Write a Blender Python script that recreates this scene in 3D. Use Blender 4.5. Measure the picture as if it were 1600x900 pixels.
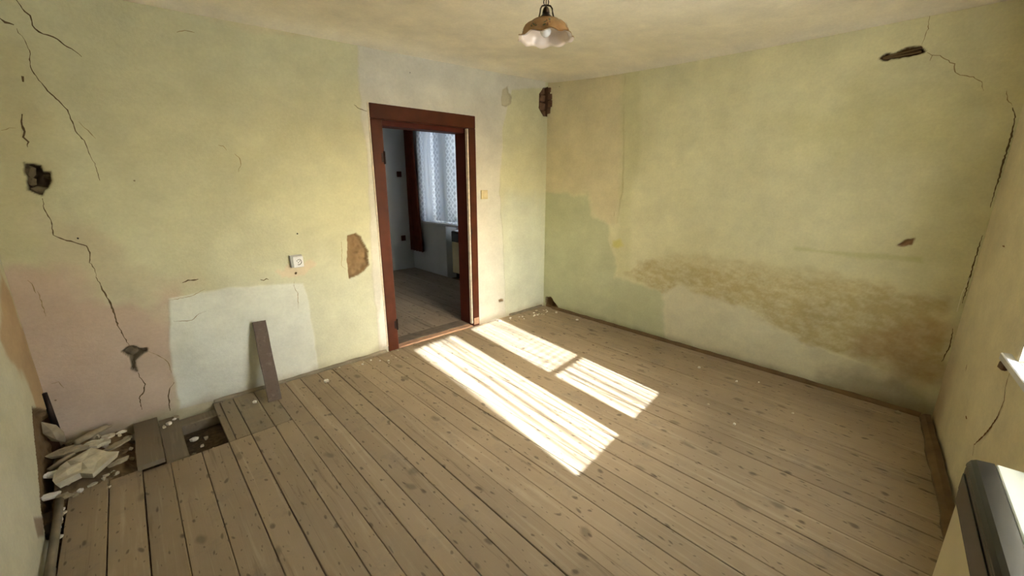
import bpy, bmesh, math, random
import numpy as np
from mathutils import Vector, Matrix

for o in list(bpy.data.objects):
    bpy.data.objects.remove(o)
scene = bpy.context.scene
COL = scene.collection
R = math.radians

# ------------------------------------------------------------------ camera
cam_data = bpy.data.cameras.new('camera')
cam_data.sensor_width = 36.0
cam_data.lens = 14.4
cam_data.clip_start = 0.02
cam = bpy.data.objects.new('camera', cam_data)
COL.objects.link(cam)
cam.location = (0.0, 0.0, 1.5)
cam.rotation_euler = (R(90 - 14.708), 0.0, R(-42.952))
scene.camera = cam

# ------------------------------------------------------------------ sky, sun, exposure
SUN_TAN = 0.542                 # tangent of the sun's elevation
SUN_DX = 0.112                  # sideways drift of the sunlight per metre
world = bpy.data.worlds.new('sky')
scene.world = world
world.use_nodes = True
wn = world.node_tree
wn.nodes.clear()
w_out = wn.nodes.new('ShaderNodeOutputWorld')
w_bg = wn.nodes.new('ShaderNodeBackground')
w_sky = wn.nodes.new('ShaderNodeTexSky')
w_sky.sky_type = 'NISHITA'
w_sky.sun_disc = False
w_sky.sun_elevation = math.atan(SUN_TAN)
w_sky.sun_rotation = R(180 + 6)
w_sky.dust_density = 2.5
w_bg.inputs['Strength'].default_value = SKY_STRENGTH = 1.35
wn.links.new(w_sky.outputs[0], w_bg.inputs[0])
wn.links.new(w_bg.outputs[0], w_out.inputs[0])

sun_data = bpy.data.lights.new('sun', 'SUN')
sun_data.energy = 18.0
sun_data.angle = R(0.55)
sun_data.color = (0.93, 1.0, 1.12)
sun = bpy.data.objects.new('sun', sun_data)
COL.objects.link(sun)
sun_dir = Vector((SUN_DX, 1.0, -SUN_TAN * math.hypot(1.0, SUN_DX))).normalized()
sun.rotation_euler = sun_dir.to_track_quat('-Z', 'Y').to_euler()
sun.location = (1.5, -8, 6)

scene.view_settings.view_transform = 'Standard'
scene.view_settings.look = 'None'
scene.view_settings.exposure = 1.74
scene.view_settings.gamma = 1.0
scene.view_settings.use_curve_mapping = False

# ------------------------------------------------------------------ measured outlines (metres along each wall, metres up)
WALL_BACK_PAINT = {
    'cream': [(2.044,2.652),(2.489,2.685),(3.62,2.55),(4.089,2.544),(4.112,2.465),(3.62,2.386),(3.496,2.013),(3.446,1.384),(3.495,0.702),(3.52,-0.042),(3.101,-0.088),(2.16,-0.096),(2.003,-0.022),(1.996,0.436),(2.025,1.256),(2.039,1.755),(2.013,2.126)],
    'pale': [(0.654,0.782),(0.989,0.793),(1.451,0.746),(1.47,0.6),(1.476,-0.007),(0.588,0.022),(0.607,0.386)],
    'pink': [(-0.1,1.016),(0.076,1.072),(0.182,1.04),(0.31,0.948),(0.411,0.806),(0.653,0.774),(0.62,0.382),(0.6,0.017),(-0.031,-0.05),(-0.092,0.456)],
    'grey': [(0.219,1.344),(0.42,1.263),(0.506,0.993),(0.797,0.909),(0.707,0.754),(0.415,0.794),(0.286,0.952),(0.16,1.043)],
    'top': [(-0.091,2.794),(0.545,2.564),(1.384,2.537),(2.064,2.656),(2.03,2.505),(1.368,2.424),(0.841,2.445),(0.453,2.536),(-0.122,2.661)],
    'salmon': [(1.416,0.9),(1.537,0.933),(1.569,0.879),(1.467,0.804),(1.308,0.8),(1.273,0.858)],
    'palelow': [(3.426,1.188),(3.62,1.381),(4.125,1.299),(4.163,-0.01),(3.52,-0.042)],
    'tanleft': [(0.16,2.246),(0.384,2.187),(0.292,1.603),(0.228,1.033),(-0.062,1.01)],
    'whitebase': [(2.11,0.077),(2.021,0.041),(2.009,0.316),(2.097,0.648),(2.149,0.404)],
}
WALL_BACK_HOLES = {
    'h1': [(0.215,1.594),(0.214,1.573),(0.208,1.538),(0.211,1.517),(0.204,1.482),(0.204,1.45),(0.249,1.422),(0.259,1.452),(0.275,1.452),(0.289,1.485),(0.297,1.499),(0.304,1.548),(0.276,1.544),(0.272,1.574),(0.251,1.583),(0.227,1.586)],
    'h2': [(1.818,1.073),(1.887,1.088),(1.928,1.056),(1.942,1.011),(1.983,0.926),(1.97,0.868),(1.977,0.815),(1.93,0.768),(1.868,0.741),(1.8,0.725),(1.798,0.81),(1.793,0.869),(1.813,0.996)],
    'h3': [(0.384,0.499),(0.427,0.526),(0.445,0.521),(0.474,0.496),(0.51,0.493),(0.505,0.466),(0.479,0.45),(0.441,0.423),(0.436,0.382),(0.44,0.339),(0.409,0.371),(0.419,0.435),(0.412,0.46)],
    'h4': [(3.49,2.369),(3.559,2.413),(3.576,2.351),(3.62,2.327),(3.611,2.254),(3.532,2.215),(3.48,2.221),(3.472,2.297)],
    'h5': [(4.023,2.402),(4.081,2.467),(4.256,2.51),(4.269,2.176),(4.089,2.185),(4.016,2.262)],
    'h6': [(3.406,0.224),(3.482,0.224),(3.482,0.194),(3.425,0.191)],
}
WALL_BACK_CRACKS = {
    'c1': [(0.34,2.359),(0.36,2.299),(0.378,2.284),(0.374,2.241),(0.39,2.217),(0.421,2.209),(0.452,2.195),(0.48,2.168),(0.507,2.153),(0.526,2.129)],
    'c2': [(0.264,2.26),(0.287,2.236),(0.314,2.231)],
    'c3': [(0.317,2.215),(0.335,2.171),(0.342,2.122),(0.331,2.048),(0.346,1.992),(0.369,1.941),(0.399,1.899),(0.421,1.858),(0.429,1.802),(0.43,1.755),(0.457,1.708),(0.461,1.649),(0.475,1.592),(0.48,1.534),(0.479,1.5)],
    'c4': [(0.247,1.409),(0.241,1.343),(0.254,1.292),(0.246,1.214),(0.271,1.194),(0.315,1.172),(0.359,1.143),(0.365,1.106),(0.355,1.052),(0.369,1.013),(0.366,0.968)],
    'c4b': [(0.366,0.968),(0.382,0.867),(0.396,0.798),(0.399,0.738),(0.403,0.664),(0.415,0.592),(0.429,0.526)],
    'c5': [(0.434,0.353),(0.443,0.298),(0.457,0.257),(0.44,0.21),(0.415,0.175),(0.413,0.094)],
    'c6': [(0.505,0.465),(0.529,0.445),(0.55,0.421),(0.568,0.398),(0.586,0.37),(0.591,0.287)],
    'c6b': [(0.594,0.222),(0.569,0.19),(0.549,0.132),(0.542,0.031)],
    'c7': [(0.455,1.802),(0.478,1.765),(0.504,1.721)],
    'c8': [(1.39,0.767),(1.381,0.729),(1.401,0.675),(1.391,0.555)],
    'c9': [(1.173,0.817),(1.192,0.809),(1.21,0.816),(1.225,0.809)],
    'c10': [(0.741,0.867),(0.772,0.879),(0.801,0.874),(0.826,0.878)],
    'c11': [(1.06,1.717),(1.087,1.715),(1.1,1.688)],
    'c12': [(1.766,1.028),(1.762,0.941),(1.746,0.844),(1.778,0.803)],
    'c13': [(1.971,2.058),(2.009,2.034),(2.069,2.022)],
    'c14': [(0.293,2.004),(0.292,1.975)],
    'c15': [(0.259,1.823),(0.25,1.787),(0.249,1.741),(0.241,1.71),(0.252,1.689),(0.245,1.664)],
    'c16': [(0.174,1.738),(0.201,1.752),(0.224,1.754)],
    'c17': [(0.112,0.988),(0.122,0.969),(0.125,0.915)],
    'c18': [(0.08,0.393),(0.11,0.395),(0.122,0.354)],
    'c19': [(0.651,0.766),(0.776,0.775),(0.848,0.805)],
    'c20': [(0.136,0.778),(0.135,0.87),(0.132,0.924)],
    'c22': [(1.145,1.557),(1.165,1.598),(1.164,1.639),(1.14,1.67)],
    'c23': [(0.654,0.629),(0.75,0.614),(0.79,0.65),(0.832,0.658)],
    'c24': [(0.952,2.333),(0.996,2.352),(1.039,2.351)],
}
WALL_RIGHT_PAINT = {
    'tan': [(-0.061,2.658),(0.945,2.511),(1.012,1.391),(0.985,1.077),(0.752,1.093),(0.64,1.186),(0.612,1.383),(-0.026,1.356)],
    'damp': [(-0.077,1.34),(0.613,1.363),(0.659,1.147),(0.873,1.056),(0.957,0.748),(1.003,0.539),(1.213,0.509),(1.515,0.489),(1.572,0.045),(1.263,-0.079),(-0.041,-0.117)],
    'stripe': [(0.91,2.517),(1.111,2.482),(1.176,1.742),(1.114,1.272),(1.171,0.581),(1.002,0.552),(0.993,1.267)],
    'stain': [(1.074,0.598),(1.332,0.747),(1.639,0.855),(2.025,0.867),(2.357,0.882),(2.727,0.866),(3.041,0.851),(3.35,0.785),(3.418,0.425),(3.417,0.203),(3.276,0.24),(3.169,0.305),(2.969,0.276),(2.738,0.303),(2.521,0.355),(2.324,0.465),(2.122,0.508),(1.905,0.542),(1.67,0.562),(1.514,0.501),(1.283,0.522)],
    'pale': [(1.514,0.495),(1.67,0.562),(1.905,0.542),(2.122,0.508),(2.324,0.465),(2.521,0.355),(2.738,0.303),(2.969,0.276),(3.178,0.252),(3.36,0.111),(3.388,-0.041),(2.911,-0.052),(1.975,-0.055),(1.562,0.009)],
    'top': [(-0.06,2.594),(1.107,2.529),(2.132,2.48),(2.817,2.475),(3.298,2.527),(3.25,2.766),(1.064,3.02),(-0.066,2.846)],
    'green': [(2.51,1.001),(2.744,0.993),(3.077,1.007),(3.197,1.003),(3.191,1.035),(2.739,1.02),(2.507,1.025)],
    'dgreen': [(2.341,1.866),(2.678,2.033),(3.236,1.925),(3.352,1.577),(3.287,0.976),(3.161,1.039),(3.22,1.616),(2.627,1.719)],
    'rust': [(2.958,0.346),(3.163,0.524),(3.353,0.62),(3.422,0.251),(3.217,0.218)],
    'base': [(2.814,0.068),(3.052,0.206),(3.276,0.24),(3.427,0.07),(3.416,-0.028),(3.091,-0.028),(2.832,-0.042)],
    'yspot': [(0.945,0.905),(1.034,0.927),(1.068,0.866),(1.011,0.834),(0.949,0.853)],
}
WALL_RIGHT_HOLES = {
    'b0': [(-0.095,2.497),(0.019,2.474),(0.041,2.356),(0.053,2.296),(0.027,2.228),(-0.048,2.183),(-0.088,2.201)],
    'b1': [(2.781,2.236),(2.81,2.258),(2.844,2.251),(2.891,2.272),(2.96,2.266),(2.995,2.232),(2.986,2.223),(2.901,2.217),(2.84,2.221),(2.825,2.207)],
    'b2': [(3.066,1.097),(3.099,1.14),(3.145,1.155),(3.134,1.107),(3.1,1.089)],
    'b3': [(0.032,-0.016),(0.029,0.115),(0.123,0.134),(0.176,0.081),(0.239,0.031),(0.199,-0.01)],
}
WALL_RIGHT_CRACKS = {
    'k1': [(2.971,2.43),(2.977,2.353),(2.965,2.272)],
    'k2': [(2.998,2.225),(3.02,2.207),(3.053,2.197),(3.105,2.154),(3.125,2.141),(3.131,2.1),(3.158,2.076),(3.21,2.061),(3.247,2.032),(3.266,1.981)],
    'k2b': [(3.02,2.207),(3.017,2.177)],
    'k3': [(3.405,1.879),(3.424,1.832),(3.434,1.757),(3.439,1.658),(3.438,1.558),(3.44,1.455),(3.445,1.35)],
    'k4': [(3.442,1.195),(3.435,1.105),(3.431,1.006),(3.436,0.875),(3.436,0.784)],
    'k5': [(3.423,0.617),(3.43,0.493),(3.414,0.398)],
    'k6': [(3.349,1.969),(3.363,1.925),(3.387,1.89)],
    'k7': [(0.938,1.201),(0.935,1.15)],
    'k8': [(2.344,2.488),(2.391,2.489)],
    'k9': [(1.577,-0.006),(1.585,0.042)],
}
WALL_FRONT_CRACKS = {
    'm1': [(1.105,0.756),(1.108,0.686),(1.141,0.643),(1.13,0.565),(1.089,0.49),(1.029,0.412),(0.956,0.333),(0.986,0.293)],
    'm2': [(0.711,0.364),(0.747,0.364)],
    'm3': [(0.444,0.545),(0.457,0.512)],
    'm4': [(0.432,1.185),(0.472,1.184),(0.451,1.191)],
}
WALL_LEFT_PAINT = {
    'rust': [(0.083,1.073),(0.026,0.894),(-0.036,0.699),(0.005,0.447),(-0.009,0.153),(0.298,0.34),(0.277,0.512),(0.464,0.68),(0.536,0.827)],
    'missing': [(0.368,0.422),(0.04,0.265),(-0.271,-0.144),(0.56,-0.305),(0.764,-0.109),(0.888,0.012),(0.826,0.109),(0.731,0.182),(0.619,0.253),(0.512,0.334)],
    'dark': [(0.955,0.171),(0.847,0.083),(0.902,0.046),(0.978,0.092)],
}
# ------------------------------------------------------------------ helpers
def lin(r, g, b):
    def f(c):
        c /= 255.0
        return c / 12.92 if c <= 0.04045 else ((c + 0.055) / 1.055) ** 2.4
    return np.array([f(r), f(g), f(b)])

def tag(o, label=None, cat=None, group=None, kind=None):
    if label: o['label'] = label
    if cat: o['category'] = cat
    if group: o['group'] = group
    if kind: o['kind'] = kind
    return o

def empty(name, loc=(0, 0, 0), rz=0.0):
    o = bpy.data.objects.new(name, None)
    o.empty_display_size = 0.05
    COL.objects.link(o)
    o.location = loc
    o.rotation_euler = (0, 0, rz)
    return o

def link(name, me, mat=None, parent=None, smooth=False):
    if mat is not None and not me.materials:
        me.materials.append(mat)
    o = bpy.data.objects.new(name, me)
    COL.objects.link(o)
    if parent is not None:
        o.parent = parent
    if smooth:
        me.polygons.foreach_set('use_smooth', [True] * len(me.polygons))
    return o

def from_bm(name, bm, mat=None, parent=None, smooth=False):
    bmesh.ops.recalc_face_normals(bm, faces=bm.faces[:])
    me = bpy.data.meshes.new(name)
    bm.to_mesh(me)
    bm.free()
    return link(name, me, mat, parent, smooth)

def add_box(bm, lo, hi, bevel=0.0, jitter=0.0, rnd=None):
    vs = [bm.verts.new((x, y, z)) for z in (lo[2], hi[2]) for y in (lo[1], hi[1]) for x in (lo[0], hi[0])]
    fs = [(0, 2, 3, 1), (4, 5, 7, 6), (0, 1, 5, 4), (1, 3, 7, 5), (3, 2, 6, 7), (2, 0, 4, 6)]
    faces = [bm.faces.new([vs[i] for i in f]) for f in fs]
    if jitter and rnd:
        for v in vs:
            v.co += Vector((rnd.uniform(-jitter, jitter), rnd.uniform(-jitter, jitter), rnd.uniform(-jitter, jitter)))
    if bevel > 0:
        es = list({e for f in faces for e in f.edges})
        bmesh.ops.bevel(bm, geom=es, offset=bevel, segments=1, affect='EDGES', profile=0.5)
    return vs

def box(name, lo, hi, mat, parent=None, bevel=0.0):
    bm = bmesh.new()
    add_box(bm, lo, hi, bevel)
    return from_bm(name, bm, mat, parent)

def add_tube(bm, pts, r, n=8, cap=True, closed=False):
    pts = [Vector(p) for p in pts]
    rings = []
    m = len(pts)
    for i, p in enumerate(pts):
        if closed:
            d = (pts[(i + 1) % m] - pts[i - 1]).normalized()
        else:
            d = (pts[min(i + 1, m - 1)] - pts[max(i - 1, 0)]).normalized()
        a = d.orthogonal().normalized() if abs(d.z) > 0.95 else Vector((0, 0, 1)).cross(d).normalized()
        b = d.cross(a).normalized()
        rr = r[i] if isinstance(r, (list, tuple)) else r
        rings.append([bm.verts.new(p + a * rr * math.cos(2 * math.pi * k / n) + b * rr * math.sin(2 * math.pi * k / n)) for k in range(n)])
    for i in range(m if closed else m - 1):
        r0, r1 = rings[i], rings[(i + 1) % m]
        for k in range(n):
            bm.faces.new((r0[k], r0[(k + 1) % n], r1[(k + 1) % n], r1[k]))
    if cap and not closed:
        bm.faces.new(rings[0][::-1])
        bm.faces.new(rings[-1])

def tube(name, pts, r, mat, parent=None, n=8, closed=False):
    bm = bmesh.new()
    add_tube(bm, pts, r, n, closed=closed)
    return from_bm(name, bm, mat, parent, True)

def lathe(name, prof, mat, parent=None, n=32, warp=None):
    bm = bmesh.new()
    rings = []
    for j, (r, z) in enumerate(prof):
        ring = []
        for k in range(n):
            a = 2 * math.pi * k / n
            rr, zz = (r, z) if warp is None else warp(r, z, a, j)
            ring.append(bm.verts.new((rr * math.cos(a), rr * math.sin(a), zz)))
        rings.append(ring)
    for r0, r1 in zip(rings, rings[1:]):
        for k in range(n):
            bm.faces.new((r0[k], r0[(k + 1) % n], r1[(k + 1) % n], r1[k]))
    return from_bm(name, bm, mat, parent, True)

# numpy value noise
_rng = np.random.RandomState(7)
_LAT = _rng.rand(256, 256)
def vnoise(x, y):
    xi = np.floor(x).astype(int); yi = np.floor(y).astype(int)
    fx = x - xi; fy = y - yi
    fx = fx * fx * (3 - 2 * fx); fy = fy * fy * (3 - 2 * fy)
    a = _LAT[xi % 256, yi % 256]; b = _LAT[(xi + 1) % 256, yi % 256]
    c = _LAT[xi % 256, (yi + 1) % 256]; d = _LAT[(xi + 1) % 256, (yi + 1) % 256]
    return (a * (1 - fx) + b * fx) * (1 - fy) + (c * (1 - fx) + d * fx) * fy
def fbm(x, y, s, octv=4, seed=0.0):
    v = 0.0; amp = 0.5; t = 0.0
    for i in range(octv):
        v = v + amp * vnoise(x * s + 17.3 * i + seed, y * s + 9.1 * i + seed * 1.7)
        t += amp; amp *= 0.5; s *= 2.03
    return v / t - 0.5
def sstep(a, b, x):
    t = np.clip((x - a) / (b - a), 0, 1)
    return t * t * (3 - 2 * t)
def psdf(poly, U, V):
    d = np.full(U.shape, 1e9); inside = np.zeros(U.shape, bool)
    n = len(poly)
    for i in range(n):
        ax, ay = poly[i]; bx, by = poly[(i + 1) % n]
        ex, ey = bx - ax, by - ay
        wx, wy = U - ax, V - ay
        t = np.clip((wx * ex + wy * ey) / (ex * ex + ey * ey + 1e-12), 0, 1)
        d = np.minimum(d, (wx - ex * t) ** 2 + (wy - ey * t) ** 2)
        cond = (ay > V) != (by > V)
        with np.errstate(divide='ignore', invalid='ignore'):
            xx = ax + (V - ay) * ex / (ey if abs(ey) > 1e-9 else 1e-9)
        inside ^= cond & (U < xx)
    d = np.sqrt(d)
    return np.where(inside, -d, d)

def raw_mesh(name, verts, quads, cols=None):
    me = bpy.data.meshes.new(name)
    nv, nq = len(verts), len(quads)
    me.vertices.add(nv); me.vertices.foreach_set('co', np.asarray(verts, np.float32).ravel())
    me.loops.add(nq * 4); me.loops.foreach_set('vertex_index', np.asarray(quads, np.int32).ravel())
    me.polygons.add(nq); me.polygons.foreach_set('loop_start', np.arange(0, nq * 4, 4, dtype=np.int32))
    me.polygons.foreach_set('use_smooth', np.ones(nq, bool))
    if cols is not None:
        at = me.attributes.new('paint', 'FLOAT_COLOR', 'POINT')
        c4 = np.ones((nv, 4), np.float32); c4[:, :3] = cols
        at.data.foreach_set('color', c4.ravel())
    me.update(); me.validate()
    return me

# ------------------------------------------------------------------ materials
def mat_new(name):
    m = bpy.data.materials.new(name)
    m.use_nodes = True
    nt = m.node_tree
    nt.nodes.clear()
    out = nt.nodes.new('ShaderNodeOutputMaterial')
    bs = nt.nodes.new('ShaderNodeBsdfPrincipled')
    nt.links.new(bs.outputs[0], out.inputs[0])
    return m, nt, bs, out

def node(nt, typ, **kw):
    n = nt.nodes.new(typ)
    for k, v in kw.items():
        if k in n.inputs: n.inputs[k].default_value = v
        else: setattr(n, k, v)
    return n

def mix_rgb(nt, blend, fac, a, b):
    n = nt.nodes.new('ShaderNodeMix'); n.data_type = 'RGBA'; n.blend_type = blend
    for sock, v in ((n.inputs[0], fac), (n.inputs[6], a), (n.inputs[7], b)):
        if hasattr(v, 'links') or isinstance(v, bpy.types.NodeSocket): nt.links.new(v, sock)
        else: sock.default_value = v if not isinstance(v, (tuple, list, np.ndarray)) else (*v[:3], 1.0)
    return n.outputs[2]

def ramp(nt, sock, stops):
    n = nt.nodes.new('ShaderNodeValToRGB')
    el = n.color_ramp.elements
    while len(el) < len(stops): el.new(0.5)
    for e, (p, c) in zip(el, stops):
        e.position = p
        e.color = (c, c, c, 1) if not isinstance(c, (tuple, list, np.ndarray)) else (*c[:3], 1)
    nt.links.new(sock, n.inputs[0])
    return n.outputs[0]

def simple(name, rgb, rough=0.6, metal=0.0, var=0.12, scale=18.0, bump=0.15, spec=0.4):
    """procedural colour with mottling and fine relief"""
    m, nt, bs, out = mat_new(name)
    tc = nt.nodes.new('ShaderNodeTexCoord')
    nz = node(nt, 'ShaderNodeTexNoise', Scale=scale, Detail=5.0)
    nt.links.new(tc.outputs['Object'], nz.inputs['Vector'])
    c = lin(*rgb)
    col = ramp(nt, nz.outputs['Fac'], [(0.3, c * (1 - var)), (0.7, np.minimum(c * (1 + var), 1))])
    nt.links.new(col, bs.inputs['Base Color'])
    bs.inputs['Roughness'].default_value = rough
    bs.inputs['Metallic'].default_value = metal
    bs.inputs['Specular IOR Level'].default_value = spec
    if bump:
        b = node(nt, 'ShaderNodeBump', Strength=bump, Distance=0.01)
        nt.links.new(nz.outputs['Fac'], b.inputs['Height'])
        nt.links.new(b.outputs[0], bs.inputs['Normal'])
    return m

def plaster_mat(name):
    m, nt, bs, out = mat_new(name)
    at = nt.nodes.new('ShaderNodeAttribute'); at.attribute_name = 'paint'
    geo = nt.nodes.new('ShaderNodeNewGeometry')
    n1 = node(nt, 'ShaderNodeTexNoise', Scale=3.0, Detail=6.0, Roughness=0.6)
    n2 = node(nt, 'ShaderNodeTexNoise', Scale=60.0, Detail=5.0, Roughness=0.65)
    n3 = node(nt, 'ShaderNodeTexNoise', Scale=9.0, Detail=8.0, Roughness=0.7)
    mp = nt.nodes.new('ShaderNodeMapping'); mp.inputs['Scale'].default_value = (0.8, 0.8, 1.2)
    nt.links.new(geo.outputs['Position'], mp.inputs['Vector'])
    nt.links.new(geo.outputs['Position'], n1.inputs['Vector'])
    nt.links.new(geo.outputs['Position'], n2.inputs['Vector'])
    nt.links.new(mp.outputs[0], n3.inputs['Vector'])
    v1 = ramp(nt, n1.outputs['Fac'], [(0.25, 0.86), (0.75, 1.10)])
    v2 = ramp(nt, n2.outputs['Fac'], [(0.3, 0.95), (0.7, 1.04)])
    v3 = ramp(nt, n3.outputs['Fac'], [(0.3, 0.95), (0.7, 1.04)])
    c = mix_rgb(nt, 'MULTIPLY', 1.0, at.outputs['Color'], v1)
    c = mix_rgb(nt, 'MULTIPLY', 1.0, c, v2)
    c = mix_rgb(nt, 'MULTIPLY', 1.0, c, v3)
    # small dark specks and nicks in the paint
    vo = node(nt, 'ShaderNodeTexVoronoi', Scale=5.0)
    nt.links.new(geo.outputs['Position'], vo.inputs['Vector'])
    sp = ramp(nt, vo.outputs['Distance'], [(0.0, 1.0), (0.022, 1.0), (0.03, 0.0)])
    wn_ = node(nt, 'ShaderNodeTexNoise', Scale=2.0)
    nt.links.new(geo.outputs['Position'], wn_.inputs['Vector'])
    gate = ramp(nt, wn_.outputs['Fac'], [(0.54, 0.0), (0.6, 0.75)])
    spm = mix_rgb(nt, 'MULTIPLY', 1.0, sp, gate)
    c = mix_rgb(nt, 'MIX', spm, c, tuple(lin(95, 78, 52)))
    nt.links.new(c, bs.inputs['Base Color'])
    bs.inputs['Roughness'].default_value = 0.92
    bs.inputs['Specular IOR Level'].default_value = 0.15
    b1 = node(nt, 'ShaderNodeBump', Strength=0.25, Distance=0.006)
    nt.links.new(n2.outputs['Fac'], b1.inputs['Height'])
    b2 = node(nt, 'ShaderNodeBump', Strength=0.22, Distance=0.015)
    nt.links.new(n3.outputs['Fac'], b2.inputs['Height'])
    nt.links.new(b1.outputs[0], b2.inputs['Normal'])
    nt.links.new(b2.outputs[0], bs.inputs['Normal'])
    return m

def board_mat(name, base, dark, light, knots=True, gain=1.0, fine=1.0):
    """pine board: grain along world Y, knots, worn grey dust, tone differing per board"""
    m, nt, bs, out = mat_new(name)
    geo = nt.nodes.new('ShaderNodeNewGeometry')
    oi = nt.nodes.new('ShaderNodeObjectInfo')
    off = nt.nodes.new('ShaderNodeVectorMath'); off.operation = 'MULTIPLY_ADD'
    comb = nt.nodes.new('ShaderNodeCombineXYZ')
    for i in range(3): nt.links.new(oi.outputs['Random'], comb.inputs[i])
    off.inputs[1].default_value = (0.0, 37.0, 13.0)
    nt.links.new(comb.outputs[0], off.inputs[0])
    nt.links.new(geo.outputs['Position'], off.inputs[2])
    mp = nt.nodes.new('ShaderNodeMapping'); mp.inputs['Scale'].default_value = (34 * fine, 1.6, 34)
    nt.links.new(off.outputs[0], mp.inputs['Vector'])
    g = node(nt, 'ShaderNodeTexNoise', Scale=1.0, Detail=6.0, Roughness=0.6, Distortion=0.6)
    nt.links.new(mp.outputs[0], g.inputs['Vector'])
    col = ramp(nt, g.outputs['Fac'], [(0.28, lin(*dark)), (0.40, lin(*base)), (0.55, lin(*base)), (0.74, lin(*light))])
    # broad wear, dust and grey traffic patches
    w = node(nt, 'ShaderNodeTexNoise', Scale=1.7, Detail=6.0, Roughness=0.62)
    nt.links.new(geo.outputs['Position'], w.inputs['Vector'])
    wear = ramp(nt, w.outputs['Fac'], [(0.32, 0.88), (0.5, 1.0), (0.72, 1.10)])
    col = mix_rgb(nt, 'MULTIPLY', 1.0, col, wear)
    w2 = node(nt, 'ShaderNodeTexNoise', Scale=4.2, Detail=8.0, Roughness=0.7)
    nt.links.new(off.outputs[0], w2.inputs['Vector'])
    gm = ramp(nt, w2.outputs['Fac'], [(0.55, 0.0), (0.72, 0.55)])
    col = mix_rgb(nt, 'MIX', gm, col, tuple(lin(112, 106, 94)))
    if knots:
        for sc, rad, amt, sq in ((5.0, 0.062, 0.62, (1.0, 0.5, 1.0)), (10.0, 0.070, 0.6, (1.0, 0.42, 1.0)), (21.0, 0.075, 0.5, (1.0, 0.38, 1.0)), (2.6, 0.075, 0.42, (1.1, 0.6, 1.0))):
            mk = nt.nodes.new('ShaderNodeMapping'); mk.inputs['Scale'].default_value = sq
            nt.links.new(off.outputs[0], mk.inputs['Vector'])
            wv = node(nt, 'ShaderNodeTexNoise', Scale=9.0, Detail=2.0)
            nt.links.new(mk.outputs[0], wv.inputs['Vector'])
            ad = nt.nodes.new('ShaderNodeVectorMath'); ad.operation = 'MULTIPLY_ADD'
            ad.inputs[1].default_value = (0.09, 0.09, 0.0)
            nt.links.new(wv.outputs['Color'], ad.inputs[0]); nt.links.new(mk.outputs[0], ad.inputs[2])
            vo = node(nt, 'ShaderNodeTexVoronoi', Scale=sc, Randomness=1.0)
            vo.voronoi_dimensions = '2D'
            nt.links.new(ad.outputs[0], vo.inputs['Vector'])
            k = ramp(nt, vo.outputs['Distance'], [(rad * 0.45, amt), (rad, 0.0)])
            col = mix_rgb(nt, 'MIX', k, col, tuple(lin(62, 50, 36)))
    tone = ramp(nt, oi.outputs['Random'], [(0.0, 0.91 * gain), (1.0, 1.09 * gain)])
    col = mix_rgb(nt, 'MULTIPLY', 1.0, col, tone)
    nt.links.new(col, bs.inputs['Base Color'])
    bs.inputs['Roughness'].default_value = 0.72
    bs.inputs['Specular IOR Level'].default_value = 0.25
    b = node(nt, 'ShaderNodeBump', Strength=0.3, Distance=0.004)
    nt.links.new(g.outputs['Fac'], b.inputs['Height'])
    nt.links.new(b.outputs[0], bs.inputs['Normal'])
    return m

M = {}
M['plaster'] = plaster_mat('painted_plaster')
M['board'] = board_mat('pine_board', (152, 134, 108), (126, 109, 86), (168, 152, 126))
M['board2'] = board_mat('pine_board_next_room', (142, 128, 110), (104, 92, 78), (160, 148, 130))
M['board_grey'] = board_mat('weathered_board', (118, 106, 86), (92, 82, 66), (138, 126, 104), knots=False)
M['board_short'] = board_mat('pine_offcut_board', (140, 126, 102), (116, 104, 84), (156, 142, 118))
M['plank_dark'] = board_mat('old_plank', (96, 82, 70), (70, 58, 50), (122, 108, 94), knots=False, fine=0.8)
M['soil'] = simple('loose_soil', (92, 78, 60), 1.0, var=0.35, scale=40, bump=0.8, spec=0.05)
M['rubble'] = simple('clay_rubble', (120, 100, 74), 1.0, var=0.3, scale=30, bump=0.8, spec=0.05)
M['stone'] = simple('field_stone', (112, 100, 80), 0.95, var=0.3, scale=22, bump=0.6, spec=0.1)
M['brick'] = simple('old_brick', (122, 92, 72), 0.95, var=0.25, scale=26, bump=0.6, spec=0.1)
M['crack'] = simple('open_crack', (98, 82, 58), 1.0, var=0.3, scale=60, bump=0.4, spec=0.05)
M['crack_soft'] = simple('hairline_crack', (146, 128, 92), 1.0, var=0.25, scale=60, bump=0.3, spec=0.05)
M['crack_rust'] = simple('rusty_crack', (124, 88, 54), 1.0, var=0.25, scale=60, bump=0.3, spec=0.05)
M['brown'] = simple('brown_gloss_paint', (78, 38, 20), 0.5, var=0.2, scale=9, bump=0.12, spec=0.2)
M['brown_dark'] = simple('dark_brown_jamb_paint', (74, 28, 17), 0.5, var=0.16, scale=9, bump=0.12, spec=0.2)
M['chip'] = simple('bare_white_edge', (216, 204, 182), 0.8, var=0.15, scale=30, bump=0.3)
M['pinkwood'] = simple('worn_pink_wood', (176, 140, 112), 0.8, var=0.2, scale=14, bump=0.3)
M['threshold'] = simple('dark_threshold', (104, 92, 78), 0.8, var=0.25, scale=14, bump=0.3)
M['iron'] = simple('dark_iron', (48, 36, 30), 0.5, metal=0.6, var=0.2)
M['white_plastic'] = simple('white_plastic', (226, 226, 224), 0.35, var=0.03, bump=0.02)
M['grey_plastic'] = simple('grey_plastic', (164, 164, 158), 0.45, var=0.05, bump=0.02)
M['cream_plastic'] = simple('yellowed_plastic', (206, 190, 144), 0.4, var=0.05, bump=0.02)
M['hole'] = simple('socket_holes', (26, 24, 24), 0.8, var=0.1, bump=0)
M['plaster_bit'] = simple('broken_plaster', (206, 196, 168), 0.95, var=0.16, scale=24, bump=0.5, spec=0.1)
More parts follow.
